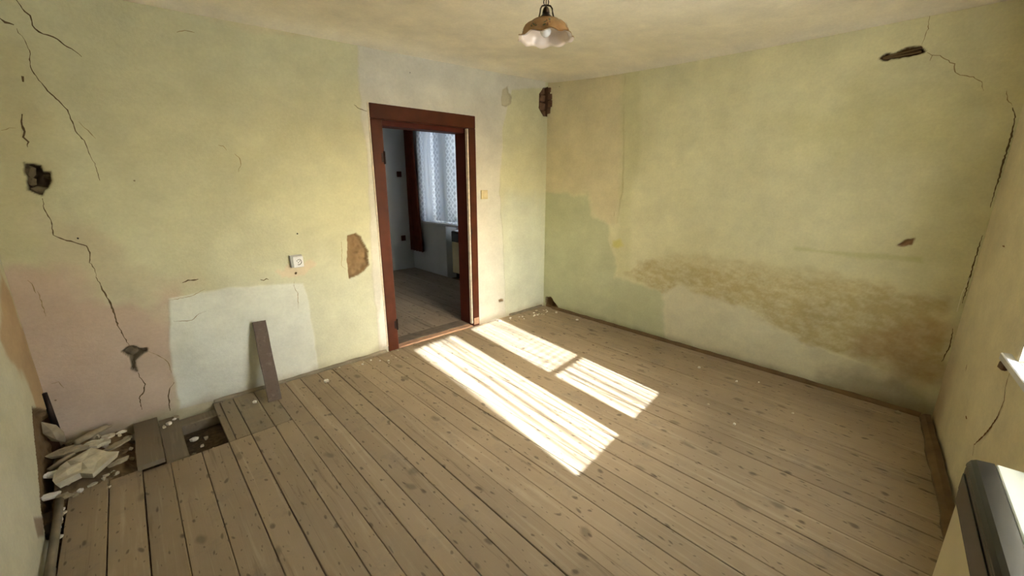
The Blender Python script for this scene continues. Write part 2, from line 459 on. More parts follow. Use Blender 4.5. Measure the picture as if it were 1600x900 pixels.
M['plaster_bit2'] = simple('dusty_plaster', (164, 150, 122), 0.95, var=0.2, scale=24, bump=0.5, spec=0.1)
M['white_bit'] = simple('white_plaster_flake', (232, 226, 210), 0.95, var=0.08, scale=24, bump=0.4, spec=0.1)
M['base_trim'] = simple('dusty_trim', (112, 96, 70), 0.9, var=0.25, scale=10, bump=0.4)
M['base_trim_grey'] = simple('grey_trim', (126, 116, 96), 0.9, var=0.25, scale=10, bump=0.4)
M['base_trim_brown'] = simple('brown_trim', (104, 82, 52), 0.8, var=0.25, scale=10, bump=0.4)
M['cream_enamel'] = simple('cream_enamel', (206, 196, 158), 0.35, var=0.05, scale=6, bump=0.03)
M['white_enamel'] = simple('pale_enamel_top', (172, 176, 160), 0.4, var=0.06, scale=12, bump=0.05)
M['black_enamel'] = simple('black_gloss_enamel', (15, 15, 16), 0.22, var=0.15, scale=12, bump=0.06, spec=0.45)
M['sill'] = simple('white_sill_paint', (214, 214, 214), 0.5, var=0.08, scale=12, bump=0.2)
M['sill_brown'] = simple('broken_sill_edge', (120, 92, 70), 0.9, var=0.3, scale=30, bump=0.5)
M['window_wood'] = simple('white_window_paint', (216, 212, 202), 0.5, var=0.06, scale=12, bump=0.1)
M['wall2'] = simple('whitewashed_wall', (196, 198, 196), 0.95, var=0.06, scale=3, bump=0.15, spec=0.1)
M['curtain_brown'] = simple('rust_brown_curtain', (96, 46, 30), 0.95, var=0.2, scale=8, bump=0.3, spec=0.1)
M['brass'] = simple('antique_brass', (62, 46, 30), 0.4, metal=0.85, var=0.2)
M['facade'] = simple('grey_siding', (160, 164, 172), 0.9, var=0.1, scale=4, bump=0.1)
M['bounce_ground'] = simple('lightened_ground', (192, 188, 174), 1.0, var=0.3, scale=2, bump=0.4)  # unseen ground, colour lightened to bounce sunlight up to the ceiling
M['leaf'] = simple('green_leaf', (92, 116, 56), 0.6, var=0.3, scale=4, bump=0)
M['thread'] = simple('pale_thread', (226, 220, 200), 0.8, var=0.05, bump=0)
M['cord'] = simple('brown_cord', (104, 84, 60), 0.7, var=0.1, bump=0)

def glass_mat():
    m, nt, bs, out = mat_new('window_glass')
    nt.nodes.remove(bs)
    tr = nt.nodes.new('ShaderNodeBsdfTransparent'); tr.inputs[0].default_value = (0.93, 0.95, 0.95, 1)
    gl = nt.nodes.new('ShaderNodeBsdfGlossy'); gl.inputs['Roughness'].default_value = 0.02
    lw = nt.nodes.new('ShaderNodeFresnel'); lw.inputs[0].default_value = 1.45
    nz = node(nt, 'ShaderNodeTexNoise', Scale=3.0)
    b = node(nt, 'ShaderNodeBump', Strength=0.02)
    nt.links.new(nz.outputs['Fac'], b.inputs['Height']); nt.links.new(b.outputs[0], gl.inputs['Normal'])
    mx = nt.nodes.new('ShaderNodeMixShader')
    nt.links.new(lw.outputs[0], mx.inputs[0]); nt.links.new(tr.outputs[0], mx.inputs[1]); nt.links.new(gl.outputs[0], mx.inputs[2])
    nt.links.new(mx.outputs[0], out.inputs[0])
    return m
M['glass'] = glass_mat()

def lace_mat(name, kind):
    """sheer net: thread density follows a woven pattern in the cloth's own coordinates (UV in metres)"""
    m, nt, bs, out = mat_new(name)
    nt.nodes.remove(bs)
    uv = nt.nodes.new('ShaderNodeUVMap')
    sep = nt.nodes.new('ShaderNodeSeparateXYZ'); nt.links.new(uv.outputs[0], sep.inputs[0])
    tr = nt.nodes.new('ShaderNodeBsdfTransparent')
    di = nt.nodes.new('ShaderNodeBsdfDiffuse'); di.inputs[0].default_value = (0.82, 0.83, 0.85, 1)
    tl = nt.nodes.new('ShaderNodeBsdfTranslucent'); tl.inputs[0].default_value = (0.82, 0.83, 0.85, 1)
    cl = nt.nodes.new('ShaderNodeMixShader'); cl.inputs[0].default_value = 0.6
    nt.links.new(di.outputs[0], cl.inputs[1]); nt.links.new(tl.outputs[0], cl.inputs[2])
    mx = nt.nodes.new('ShaderNodeMixShader')
    nt.links.new(cl.outputs[0], mx.inputs[2]); nt.links.new(tr.outputs[0], mx.inputs[1])
    nt.links.new(mx.outputs[0], out.inputs[0])
    def band(sock, freq, phase=0.0):
        a = nt.nodes.new('ShaderNodeMath'); a.operation = 'MULTIPLY_ADD'; a.inputs[1].default_value = freq * 2 * math.pi; a.inputs[2].default_value = phase
        nt.links.new(sock, a.inputs[0])
        s = nt.nodes.new('ShaderNodeMath'); s.operation = 'SINE'; nt.links.new(a.outputs[0], s.inputs[0])
        t = nt.nodes.new('ShaderNodeMath'); t.operation = 'MULTIPLY_ADD'; t.inputs[1].default_value = 0.5; t.inputs[2].default_value = 0.5
        nt.links.new(s.outputs[0], t.inputs[0])
        return t.outputs[0]
    if kind == 'fold':
        mp = nt.nodes.new('ShaderNodeMapping'); mp.inputs['Scale'].default_value = (36.0, 0.6, 1.0)
        nt.links.new(uv.outputs[0], mp.inputs['Vector'])
        nz = node(nt, 'ShaderNodeTexNoise', Scale=1.0, Detail=2.0)
        nt.links.new(mp.outputs[0], nz.inputs['Vector'])
        f = ramp(nt, nz.outputs['Fac'], [(0.40, 0.0), (0.48, 0.32), (0.57, 0.84)])
    elif kind == 'net':
        mp = nt.nodes.new('ShaderNodeMapping'); mp.inputs['Scale'].default_value = (36.0, 0.8, 1.0)
        nt.links.new(uv.outputs[0], mp.inputs['Vector'])
        nz = node(nt, 'ShaderNodeTexNoise', Scale=1.0, Detail=2.0)
        nt.links.new(mp.outputs[0], nz.inputs['Vector'])
        f1 = ramp(nt, nz.outputs['Fac'], [(0.40, 0.02), (0.48, 0.34), (0.57, 0.84)])
        b = band(sep.outputs[1], 22.0)
        f2 = ramp(nt, b, [(0.25, 0.1), (0.75, 0.85)])
        up = ramp(nt, sep.outputs[1], [(0.46, 0.0), (0.50, 0.55)])
        f = mix_rgb(nt, 'MIX', up, f1, f2)
    else:   # lattice lace
        a = nt.nodes.new('ShaderNodeMath'); a.operation = 'ADD'; nt.links.new(sep.outputs[0], a.inputs[0]); nt.links.new(sep.outputs[1], a.inputs[1])
        s = nt.nodes.new('ShaderNodeMath'); s.operation = 'SUBTRACT'; nt.links.new(sep.outputs[0], s.inputs[0]); nt.links.new(sep.outputs[1], s.inputs[1])
        b1 = band(a.outputs[0], 11.0); b2 = band(s.outputs[0], 11.0)
        mxn = nt.nodes.new('ShaderNodeMath'); mxn.operation = 'MAXIMUM'; nt.links.new(b1, mxn.inputs[0]); nt.links.new(b2, mxn.inputs[1])
        f0 = ramp(nt, mxn.outputs[0], [(0.50, 0.38), (0.97, 0.60)])
        st = band(sep.outputs[0], 2.4, 0.6)
        sg = ramp(nt, st, [(0.45, 0.0), (0.6, 1.0)])
        f = mix_rgb(nt, 'MIX', sg, (0.46, 0.46, 0.46), f0)
    nt.links.new(f, mx.inputs[0])
    return m
M['lace_fold'] = lace_mat('sheer_net_folds', 'fold')
M['lace_net'] = lace_mat('sheer_net_checked', 'net')
M['lace'] = lace_mat('white_lace', 'lattice')

def shade_mat():
    m, nt, bs, out = mat_new('amber_milk_glass')
    geo = nt.nodes.new('ShaderNodeNewGeometry')
    tc = nt.nodes.new('ShaderNodeTexCoord')
    nz = node(nt, 'ShaderNodeTexNoise', Scale=22.0, Detail=4.0)
    nt.links.new(tc.outputs['Object'], nz.inputs['Vector'])
    col = ramp(nt, nz.outputs['Fac'], [(0.3, lin(158, 118, 74)), (0.7, lin(190, 150, 100))])
    nt.links.new(col, bs.inputs['Base Color'])
    bs.inputs['Roughness'].default_value = 0.25
    tl = nt.nodes.new('ShaderNodeBsdfTranslucent'); nt.links.new(col, tl.inputs[0])
    mx = nt.nodes.new('ShaderNodeMixShader'); mx.inputs[0].default_value = 0.35
    nt.links.new(bs.outputs[0], mx.inputs[1]); nt.links.new(tl.outputs[0], mx.inputs[2])
    nt.links.new(mx.outputs[0], out.inputs[0])
    return m
M['shade'] = shade_mat()
M['shade_inner'] = simple('frosted_white_glass', (222, 206, 190), 0.25, var=0.05, scale=14, bump=0.05)
M['bulb'] = simple('frosted_bulb', (232, 232, 230), 0.15, var=0.02, bump=0)
M['print_green'] = simple('leaf_print', (92, 92, 52), 0.4, var=0.2, bump=0)
M['print_brown'] = simple('flower_print', (132, 88, 50), 0.4, var=0.2, bump=0)

# ------------------------------------------------------------------ room geometry constants
YA = 3.295                      # wall with the door
XB = 3.60                       # long wall on the right
AD = np.array([-0.552, 3.295])  # corner of door wall and left wall
BC = np.array([3.60, -0.13])    # corner of right wall and window wall
A7 = R(7.0)                     # the window wall stands slightly askew
UC = np.array([-math.cos(A7), -math.sin(A7)]); NC = np.array([-math.sin(A7), math.cos(A7)])
AD2 = np.array([-0.509, 3.295])
UD = np.array([0.02, -1.0]); UD /= np.hypot(*UD); ND = np.array([1.0, 0.02]); ND /= np.hypot(*ND)
def wall_c(u, off, z): p = BC + UC * u + NC * off; return (p[0], p[1], z)
def yc(x): return -0.13 - (3.60 - x) * math.tan(A7)
def xd(y): return -0.509 + 0.02 * (3.295 - y)
HTOP = 2.66

def axis(lo, hi, step, breaks):
    pts = sorted(set([lo, hi] + [b for b in breaks if lo < b < hi]))
    out = [pts[0]]
    for a, b in zip(pts, pts[1:]):
        n = max(1, int(round((b - a) / step)))
        out += list(a + (b - a) * (np.arange(1, n + 1) / n))
    return np.array(out)

def wall_sheet(name, origin, U, N, ulen, step, opening, depth_fn, color_fn, back=None):
    """one wall as a fine relief sheet with its opening, its thickness and its reveals"""
    ops = opening or []
    bu = [v for o in ops for v in (o[0], o[1])]; bv = [v for o in ops for v in (o[2], o[3])]
    us = axis(0, ulen, step, bu); vs = axis(-0.14, HTOP, step, bv + [0.0])
    UU, VV = np.meshgrid(us, vs)
    dep = depth_fn(UU, VV)
    edge = np.minimum(np.minimum(UU, ulen - UU), 1.0)
    nu, nv = len(us), len(vs)
    P = np.zeros((nv, nu, 3))
    P[..., 0] = origin[0] + U[0] * UU - N[0] * dep
    P[..., 1] = origin[1] + U[1] * UU - N[1] * dep
    P[..., 2] = VV
    cols = color_fn(UU, VV, dep).reshape(-1, 3)
    idx = np.arange(nu * nv).reshape(nv, nu)
    q = np.stack([idx[:-1, :-1], idx[:-1, 1:], idx[1:, 1:], idx[1:, :-1]], -1).reshape(-1, 4)
    cu = ((us[:-1] + us[1:]) / 2)[None, :].repeat(nv - 1, 0).ravel(); cv = ((vs[:-1] + vs[1:]) / 2)[:, None].repeat(nu - 1, 1).ravel()
    keep = np.ones(len(q), bool)
    for o in ops:
        keep &= ~((cu > o[0]) & (cu < o[1]) & (cv > o[2]) & (cv < o[3]))
    q = q[keep]
    verts = P.reshape(-1, 3)
    if back:
        th, bcol = back
        ev = []; eq = []
        def pt(u, v, d): return (origin[0] + U[0] * u - N[0] * d, origin[1] + U[1] * u - N[1] * d, v)
        def quad(a, b, c, d):
            n0 = len(verts) + len(ev); ev.extend([a, b, c, d]); eq.append((n0, n0 + 1, n0 + 2, n0 + 3))
        d0 = 0.0
        o = ops[0] if ops else (0.0, 0.0, -0.14, -0.14)
        for (a, b, c, d) in ((0, o[0], -0.14, HTOP), (o[1], ulen, -0.14, HTOP), (o[0], o[1], o[3], HTOP), (o[0], o[1], -0.14, o[2])):
            if b - a > 1e-4 and d - c > 1e-4:
                quad(pt(a, c, th), pt(b, c, th), pt(b, d, th), pt(a, d, th))
        if ops:
          quad(pt(o[0], o[2], d0), pt(o[0], o[3], d0), pt(o[0], o[3], th), pt(o[0], o[2], th))
          quad(pt(o[1], o[2], d0), pt(o[1], o[3], d0), pt(o[1], o[3], th), pt(o[1], o[2], th))
          quad(pt(o[0], o[3], d0), pt(o[1], o[3], d0), pt(o[1], o[3], th), pt(o[0], o[3], th))
          quad(pt(o[0], o[2], d0), pt(o[1], o[2], d0), pt(o[1], o[2], th), pt(o[0], o[2], th))
        for (u_, v_) in ((0, -0.14), (ulen, -0.14)):
            quad(pt(u_, -0.14, d0), pt(u_, HTOP, d0), pt(u_, HTOP, th), pt(u_, -0.14, th))
        quad(pt(0, HTOP, d0), pt(ulen, HTOP, d0), pt(ulen, HTOP, th), pt(0, HTOP, th))
        verts = np.vstack([verts, np.array(ev)]); q = np.vstack([q, np.array(eq)])
        ec = np.tile(np.asarray(bcol)[None], (len(ev), 1))
        ec[-12:-4] = lin(94, 70, 52)          # end faces: bare masonry seen inside the corner breaks
        cols = np.vstack([cols, ec])
    me = raw_mesh(name, verts, q, cols)
    o = link(name, me, M['plaster'])
    tag(o, kind='structure')
    return o

def blend(c, mask, rgb):
    return c * (1 - mask[..., None]) + lin(*rgb)[None, None, :] * mask[..., None]
def region(poly, U, V, soft, rag, seed, s=7.0):
    d = psdf(poly, U, V) + rag * 2 * fbm(U, V, s, 4, seed)
    return sstep(soft, -soft, d)
def hole_depth(poly, U, V, depth, seed, edge=0.012, rough=0.5):
    d = psdf(poly, U, V) + 0.012 * fbm(U, V, 40, 3, seed)
    m = sstep(0.001, -edge, d)
    return m * depth * (1 + rough * 2 * fbm(U, V, 26, 3, seed + 3)), sstep(0.003, -0.004, d)

# ------------------------------------------------------------------ wall with the door
PB, HB = WALL_BACK_PAINT, WALL_BACK_HOLES
A_HOLES = {'h1': (0.075, (74, 62, 48)), 'h2': (0.045, (142, 117, 84)), 'h3': (0.035, (112, 100, 80)), 'h4': (0.012, (192, 184, 156)), 'h5': (0.055, (84, 62, 46)), 'h6': (0.02, (150, 128, 96))}
DOOR_U0, DOOR_U1, DOOR_H = 2.13, 3.09, 2.03
A_cache = {}
def depth_back(U, V):
    d = 0.010 * fbm(U, V, 1.6, 3, 2.0) + 0.004 * fbm(U, V, 7, 3, 5.0)
    # plaster patch around the door and the lower re-plastered rectangle stand slightly proud
    d -= 0.004 * region(PB['cream'], U, V, 0.006, 0.02, 3.0) + 0.005 * region(PB['pale'], U, V, 0.006, 0.02, 4.0)
    d *= np.clip(np.minimum(U, 4.152 - U) / 0.05, 0, 1)
    for i, (k, (dp, c)) in enumerate(A_HOLES.items()):
        h, m = hole_depth(HB[k], U, V, dp, 11.0 + i)
        d = d + h; A_cache[k] = m
    return d
def color_back(U, V, D):
    c = np.tile(lin(204, 202, 168)[None, None, :], (*U.shape, 1))
    g = sstep(-0.15, 0.2, fbm(U, V, 1.1, 4, 8.0))
    c = blend(c, g * 0.45, (200, 195, 156))
    c = blend(c, 0.40 * sstep(1.45, 0.55, V + 0.5 * fbm(U, V, 1.7, 4, 19.0)) * sstep(0.5, 1.3, U), (198, 201, 184))   # paler low on the wall: washed-out bright light put into the colour
    c = blend(c, 0.55 * region(PB['tanleft'], U, V, 0.12, 0.10, 9.0), (182, 172, 132))
    c = blend(c, 0.8 * region(PB['grey'], U, V, 0.06, 0.10, 10.0), (196, 186, 156))
    c = blend(c, 0.9 * region(PB['top'], U, V, 0.02, 0.03, 12.0), (204, 194, 160))
    c = blend(c, 0.88 * region(PB['pink'], U, V, 0.09, 0.12, 13.0), (192, 168, 148))
    c = blend(c, 0.95 * region(PB['pale'], U, V, 0.008, 0.015, 4.0), (214, 215, 200))
    c = blend(c, 0.92 * region(PB['cream'], U, V, 0.012, 0.025, 3.0), (208, 204, 190))
    c = blend(c, 0.7 * region(PB['palelow'], U, V, 0.12, 0.05, 15.0), (200, 204, 184))
    c = blend(c, 0.5 * region(PB['salmon'], U, V, 0.012, 0.035, 16.0, 14.0), (216, 190, 162))
    c = blend(c, 0.9 * region(PB['whitebase'], U, V, 0.008, 0.02, 17.0), (222, 218, 206))
    # dusty grime along the floor
    c = blend(c, 0.6 * sstep(0.09, 0.0, V + 0.08 * fbm(U, V, 8, 4, 18.0)), (158, 142, 112))
    for k, (dp, rgb) in A_HOLES.items():
        c = blend(c, A_cache[k], rgb)
    return c
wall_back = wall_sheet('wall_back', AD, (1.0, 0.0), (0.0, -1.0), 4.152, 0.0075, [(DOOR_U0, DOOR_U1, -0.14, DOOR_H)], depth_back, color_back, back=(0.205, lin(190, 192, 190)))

# ------------------------------------------------------------------ long wall on the right
PR, HR = WALL_RIGHT_PAINT, WALL_RIGHT_HOLES
B_HOLES = {'b0': (0.055, (92, 66, 48)), 'b1': (0.04, (96, 74, 48)), 'b2': (0.018, (132, 100, 66)), 'b3': (0.05, (104, 78, 46))}
B_cache = {}
BLEN = YA + 0.13
def depth_right(U, V):
    d = 0.014 * fbm(U, V, 1.3, 3, 22.0) + 0.004 * fbm(U, V, 7, 3, 25.0)
    d += 0.006 * region(PR['tan'], U, V, 0.01, 0.02, 23.0)
    d -= 0.004 * region(PR['pale'], U, V, 0.006, 0.02, 24.0)
    d *= np.clip(np.minimum(U, BLEN - U) / 0.05, 0, 1)
    for i, (k, (dp, c)) in enumerate(B_HOLES.items()):
        h, m = hole_depth(HR[k], U, V, dp, 31.0 + i)
        d = d + h; B_cache[k] = m
    return d
def color_right(U, V, D):
    c = np.tile(lin(216, 211, 170)[None, None, :], (*U.shape, 1))
    g = sstep(-0.15, 0.2, fbm(U, V, 1.0, 4, 28.0))
    c = blend(c, g * 0.4, (210, 203, 162))
    c = blend(c, 0.55 * region(PR['dgreen'], U, V, 0.25, 0.15, 29.0), (194, 188, 136))
    c = blend(c, 0.55 * region(PR['tan'], U, V, 0.06, 0.05, 23.0), (212, 196, 160))
    c = blend(c, 0.6 * region(PR['stripe'], U, V, 0.04, 0.03, 30.0), (202, 198, 152))
    c = blend(c, 0.9 * region(PR['pale'], U, V, 0.015, 0.03, 24.0), (214, 208, 176))
    c = blend(c, 0.75 * region(PR['damp'], U, V, 0.025, 0.05, 31.0), (186, 190, 152))
    st = region(PR['stain'], U, V, 0.03, 0.07, 32.0) * sstep(0.98, 0.72, V - 0.12 * fbm(U, V, 4, 4, 40.0))
    st = st * (0.42 + 1.0 * (fbm(U * 0.8 + V * 0.5, V * 1.4, 24, 5, 33.0) + 0.15) + 0.5 * fbm(U, V, 90, 3, 46.0))
    c = blend(c, np.clip(st, 0, 0.75), (178, 159, 108))
    c = blend(c, 0.45 * region(PR['rust'], U, V, 0.08, 0.12, 34.0), (166, 134, 92))
    c = blend(c, 0.6 * region(PR['base'], U, V, 0.08, 0.10, 35.0), (136, 126, 100))
    c = blend(c, 0.35 * region(PR['green'], U, V, 0.012, 0.02, 36.0), (176, 178, 100))
    c = blend(c, 0.6 * region(PR['yspot'], U, V, 0.02, 0.03, 37.0), (206, 196, 96))
    c = blend(c, 0.8 * region(PR['top'], U, V, 0.02, 0.02, 38.0), (200, 186, 152))
    c = blend(c, 0.6 * sstep(0.10, 0.0, V + 0.10 * fbm(U, V, 6, 4, 39.0)), (132, 120, 88))
    for k, (dp, rgb) in B_HOLES.items():
        c = blend(c, B_cache[k], rgb)
    return c
wall_right = wall_sheet('wall_right', (XB, YA), (0.0, -1.0), (-1.0, 0.0), BLEN, 0.0075, None, depth_right, color_right, back=(0.30, lin(190, 180, 150)))

# ------------------------------------------------------------------ window wall
CLEN = (3.60 - xd(-0.6)) / math.cos(A7) + 0.02
WIN_U0, WIN_U1, WIN_Z0, WIN_Z1 = 1.15, 2.385, 0.80, 2.14
def depth_front(U, V):
    return (0.012 * fbm(U, V, 1.4, 3, 41.0) + 0.003 * fbm(U, V, 8, 3, 42.0)) * np.clip(np.minimum(U, CLEN - U) / 0.05, 0, 1)
def color_front(U, V, D):
    c = np.tile(lin(222, 212, 178)[None, None, :], (*U.shape, 1))
    c = blend(c, 0.5 * sstep(-0.15, 0.2, fbm(U, V, 1.5, 4, 43.0)), (216, 205, 170))
    c = blend(c, 0.5 * sstep(0.35, 0.0, U + 0.3 * fbm(U, V, 3, 4, 44.0)) * sstep(0.8, 0.1, V), (156, 122, 76))
    c = blend(c, 0.5 * sstep(0.08, 0.0, V + 0.08 * fbm(U, V, 7, 4, 45.0)), (136, 116, 80))
    return c
wall_front = wall_sheet('wall_front', BC, UC, NC, CLEN, 0.02, [(WIN_U0, WIN_U1, WIN_Z0, WIN_Z1)], depth_front, color_front, back=(0.36, lin(190, 180, 150)))

# ------------------------------------------------------------------ left wall
PL = WALL_LEFT_PAINT
DLEN = 3.295 + 0.75
Dm = {}
def depth_left(U, V):
    d = (0.012 * fbm(U, V, 1.4, 3, 51.0) + 0.003 * fbm(U, V, 8, 3, 52.0)) * np.clip(np.minimum(U, DLEN - U) / 0.05, 0, 1)
    h, m = hole_depth(PL['missing'], U, V, 0.035, 53.0, edge=0.015)
    Dm['m'] = m
    return d + h
def color_left(U, V, D):
    c = np.tile(lin(206, 200, 174)[None, None, :], (*U.shape, 1))
    c = blend(c, 0.5 * sstep(-0.15, 0.2, fbm(U, V, 1.5, 4, 54.0)), (196, 188, 150))
    c = blend(c, 0.75 * region(PL['rust'], U, V, 0.03, 0.05, 55.0), (182, 146, 106))
    c = blend(c, 0.7 * region(PL['dark'], U, V, 0.01, 0.02, 56.0), (120, 86, 64))
    c = blend(c, Dm['m'], (124, 100, 70))
    return c
wall_left = wall_sheet('wall_left', AD2, UD, ND, DLEN, 0.010, None, depth_left, color_left, back=(0.30, lin(190, 180, 150)))

# ------------------------------------------------------------------ cracks (parts of the walls)
def crack(parent, origin, U, N, poly, w, mat, seed):
    rnd = random.Random(seed)
    w *= 0.7
    pts = []
    for (a, b) in zip(poly, poly[1:]):
        L = math.hypot(b[0] - a[0], b[1] - a[1]); n = max(1, int(L / 0.012))
        for i in range(n):
            t = i / n
            pts.append((a[0] + (b[0] - a[0]) * t + rnd.uniform(-.0025, .0025), a[1] + (b[1] - a[1]) * t + rnd.uniform(-.0025, .0025)))
    pts.append(poly[-1])
    m = len(pts)
    vs = []; q = []
    for i, p in enumerate(pts):
        a = pts[max(i - 1, 0)]; b = pts[min(i + 1, m - 1)]
        dx, dy = b[0] - a[0], b[1] - a[1]; L = math.hypot(dx, dy) or 1
        nx, ny = -dy / L, dx / L
        ww = w * (0.35 + 0.65 * math.sin(math.pi * min(1, max(0.06, i / (m - 1) if m > 1 else .5)))) * rnd.uniform(0.55, 1.35) * 0.5
        for s in (-1, 1):
            u, v = p[0] + nx * ww * s, p[1] + ny * ww * s
            vs.append((u, v))
        if i: q.append((2 * i - 2, 2 * i - 1, 2 * i + 1, 2 * i))
    arr = np.array(vs)
    off = 0.0012
    fn = {'wall_back': depth_back, 'wall_right': depth_right, 'wall_front': depth_front, 'wall_left': depth_left}[parent.name]
    dd = fn(arr[:, 0][None], arr[:, 1][None])[0] - off
    P = np.stack([origin[0] + U[0] * arr[:, 0] - N[0] * dd, origin[1] + U[1] * arr[:, 0] - N[1] * dd, arr[:, 1]], -1)
    me = raw_mesh('crack', P, q)
    return link('crack', me, mat, parent)
CW = {'c1': 0.009, 'c2': 0.013, 'c3': 0.007, 'c4': 0.008, 'c4b': 0.011, 'c5': 0.010, 'c6b': 0.010, 'c9': 0.012, 'c10': 0.012, 'c15': 0.012, 'c14': 0.02, 'c13': 0.008}
for i, (k, pl) in enumerate(WALL_BACK_CRACKS.items()):
    crack(wall_back, AD, (1, 0), (0, -1), pl, CW.get(k, 0.0055), M['crack'] if k in CW else M['crack_soft'], i)
for i, (k, pl) in enumerate(WALL_RIGHT_CRACKS.items()):
    pl = [(min(u - (0.016 if k in ('k3', 'k4', 'k5') else 0), 3.414), z) for u, z in pl]
    crack(wall_right, (XB, YA), (0, -1), (-1, 0), pl, {'k3': 0.011, 'k4': 0.009, 'k5': 0.009, 'k2': 0.006}.get(k, 0.005), M['crack'] if k in ('k3', 'k4', 'k5') else M['crack_soft'], 50 + i)
for i, (k, pl) in enumerate(WALL_FRONT_CRACKS.items()):
    crack(wall_front, BC, UC, NC, pl, 0.014 if k == 'm1' else 0.014, M['crack_rust'], 80 + i)

# stones and bricks laid bare in the holes
def stone(name, parent, c, r, mat, seed, squash=(1, 1, 1)):
    rnd = random.Random(seed)
    bm = bmesh.new()
    bmesh.ops.create_icosphere(bm, subdivisions=1, radius=1.0)
    for v in bm.verts:
        k = 1 + rnd.uniform(-.22, .22)
        v.co = Vector((v.co.x * r * squash[0] * k, v.co.y * r * squash[1] * k, v.co.z * r * squash[2] * k)) + Vector(c)
    return from_bm(name, bm, mat, parent)
for i, (u, z, r, sq) in enumerate([(0.226, 1.545, 0.030, (.8, .6, 1.1)), (0.222, 1.492, 0.024, (.8, .6, 1.2)), (0.238, 1.452, 0.034, (1.1, .7, .7)), (0.288, 1.466, 0.018, (.8, .6, 1)), (0.286, 1.52, 0.022, (1, .5, .8))]):
    stone('stone', wall_back, (AD[0] + u, YA + (0.05 if i == 4 else 0.028), z), r, M['stone'], i, sq)
for i, (u, z, r, sq) in enumerate([(0.435, 0.485, 0.028, (1.2, .5, .9)), (0.492, 0.478, 0.018, (1, .5, .8)), (0.424, 0.40, 0.018, (.7, .5, 1.5))]):
    stone('stone', wall_back, (AD[0] + u, YA + 0.026, z), r, M['stone'], 20 + i, sq)
for i, (dx, dy, z, hx, hy, hz) in enumerate([(-.075, .02, 2.43, .035, .02, .026), (-.08, .018, 2.36, .04, .02, .03), (-.075, .02, 2.28, .045, .02, .035), (-.05, .02, 2.215, .03, .018, .022)]):
    bm = bmesh.new(); add_box(bm, (XB + dx - hx, YA + dy - hy, z - hz), (XB + dx + hx, YA + dy + hy, z + hz), 0.006, 0.006, random.Random(i)); from_bm('brick', bm, M['brick'], wall_back)
for i, (dx, dy, z, hx, hy, hz) in enumerate([(.018, -.022, 2.45, .02, .026, .022), (.018, -.03, 2.385, .02, .03, .032), (.018, -.028, 2.31, .02, .034, .034), (.018, -.018, 2.24, .02, .026, .026)]):
    bm = bmesh.new(); add_box(bm, (XB + dx - hx, YA + dy - hy, z - hz), (XB + dx + hx, YA + dy + hy, z + hz), 0.006, 0.006, random.Random(40 + i)); from_bm('brick', bm, M['brick'], wall_right)
# thin reed lath laid bare in the long gap high on the right wall
for k, dz in enumerate((-0.010, 0.012)):
    tube('lath', [(XB + 0.006, YA - 2.80, 2.232 + dz * .3), (XB + 0.006, YA - 2.97, 2.246 + dz)], 0.006, M['base_trim_brown'], wall_right, 6)

# ------------------------------------------------------------------ ceiling
def ceil_edge(x, y): return 2.415 + (0.02 + 0.025 * x) * np.exp(-(3.3 - y) / 1.0)
gx = np.linspace(-0.75, 3.72, 150); gy = np.linspace(-0.80, 3.42, 140)
GX, GY = np.meshgrid(gx, gy)
dist = np.minimum(np.minimum(3.60 - GX, 3.295 - GY), np.minimum(GX - xd(GY), GY - (-0.13 - (3.6 - GX) * math.tan(A7))))
dist = np.clip(dist, 0, None)
GZ = ceil_edge(GX, GY) + 0.075 * (1 - np.exp(-dist / 0.13)) + 0.008 * fbm(GX, GY, 1.3, 3, 61.0)
cc = np.tile(lin(240, 231, 206)[None, None, :], (*GX.shape, 1))
cc = blend(cc, 0.5 * sstep(-0.15, 0.2, fbm(GX, GY, 1.4, 4, 62.0)), (236, 226, 198))
cc = blend(cc, 0.5 * sstep(0.14, 0.03, dist + 0.08 * fbm(GX, GY, 5, 3, 63.0)), (228, 221, 202))
idx = np.arange(GX.size).reshape(GX.shape)
q = np.stack([idx[:-1, :-1], idx[:-1, 1:], idx[1:, 1:], idx[1:, :-1]], -1).reshape(-1, 4)
ceiling = link('ceiling', raw_mesh('ceiling', np.stack([GX, GY, GZ], -1).reshape(-1, 3), q, cc.reshape(-1, 3)), M['plaster'])
tag(ceiling, kind='structure')
def ceil_z(x, y): return float(ceil_edge(x, y) + 0.075)

# ------------------------------------------------------------------ floor: bare soil below, boards above
fx = np.linspace(-0.62, 3.66, 120); fy = np.linspace(-0.68, 3.34, 110)
FX, FY = np.meshgrid(fx, fy)
FZ = -0.115 + 0.03 * fbm(FX, FY, 5, 4, 71.0)
idx = np.arange(FX.size).reshape(FX.shape)
q = np.stack([idx[:-1, :-1], idx[:-1, 1:], idx[1:, 1:], idx[1:, :-1]], -1).reshape(-1, 4)
floor = link('floor', raw_mesh('floor', np.stack([FX, FY, FZ], -1).reshape(-1, 3), q), M['soil'])
tag(floor, kind='structure')

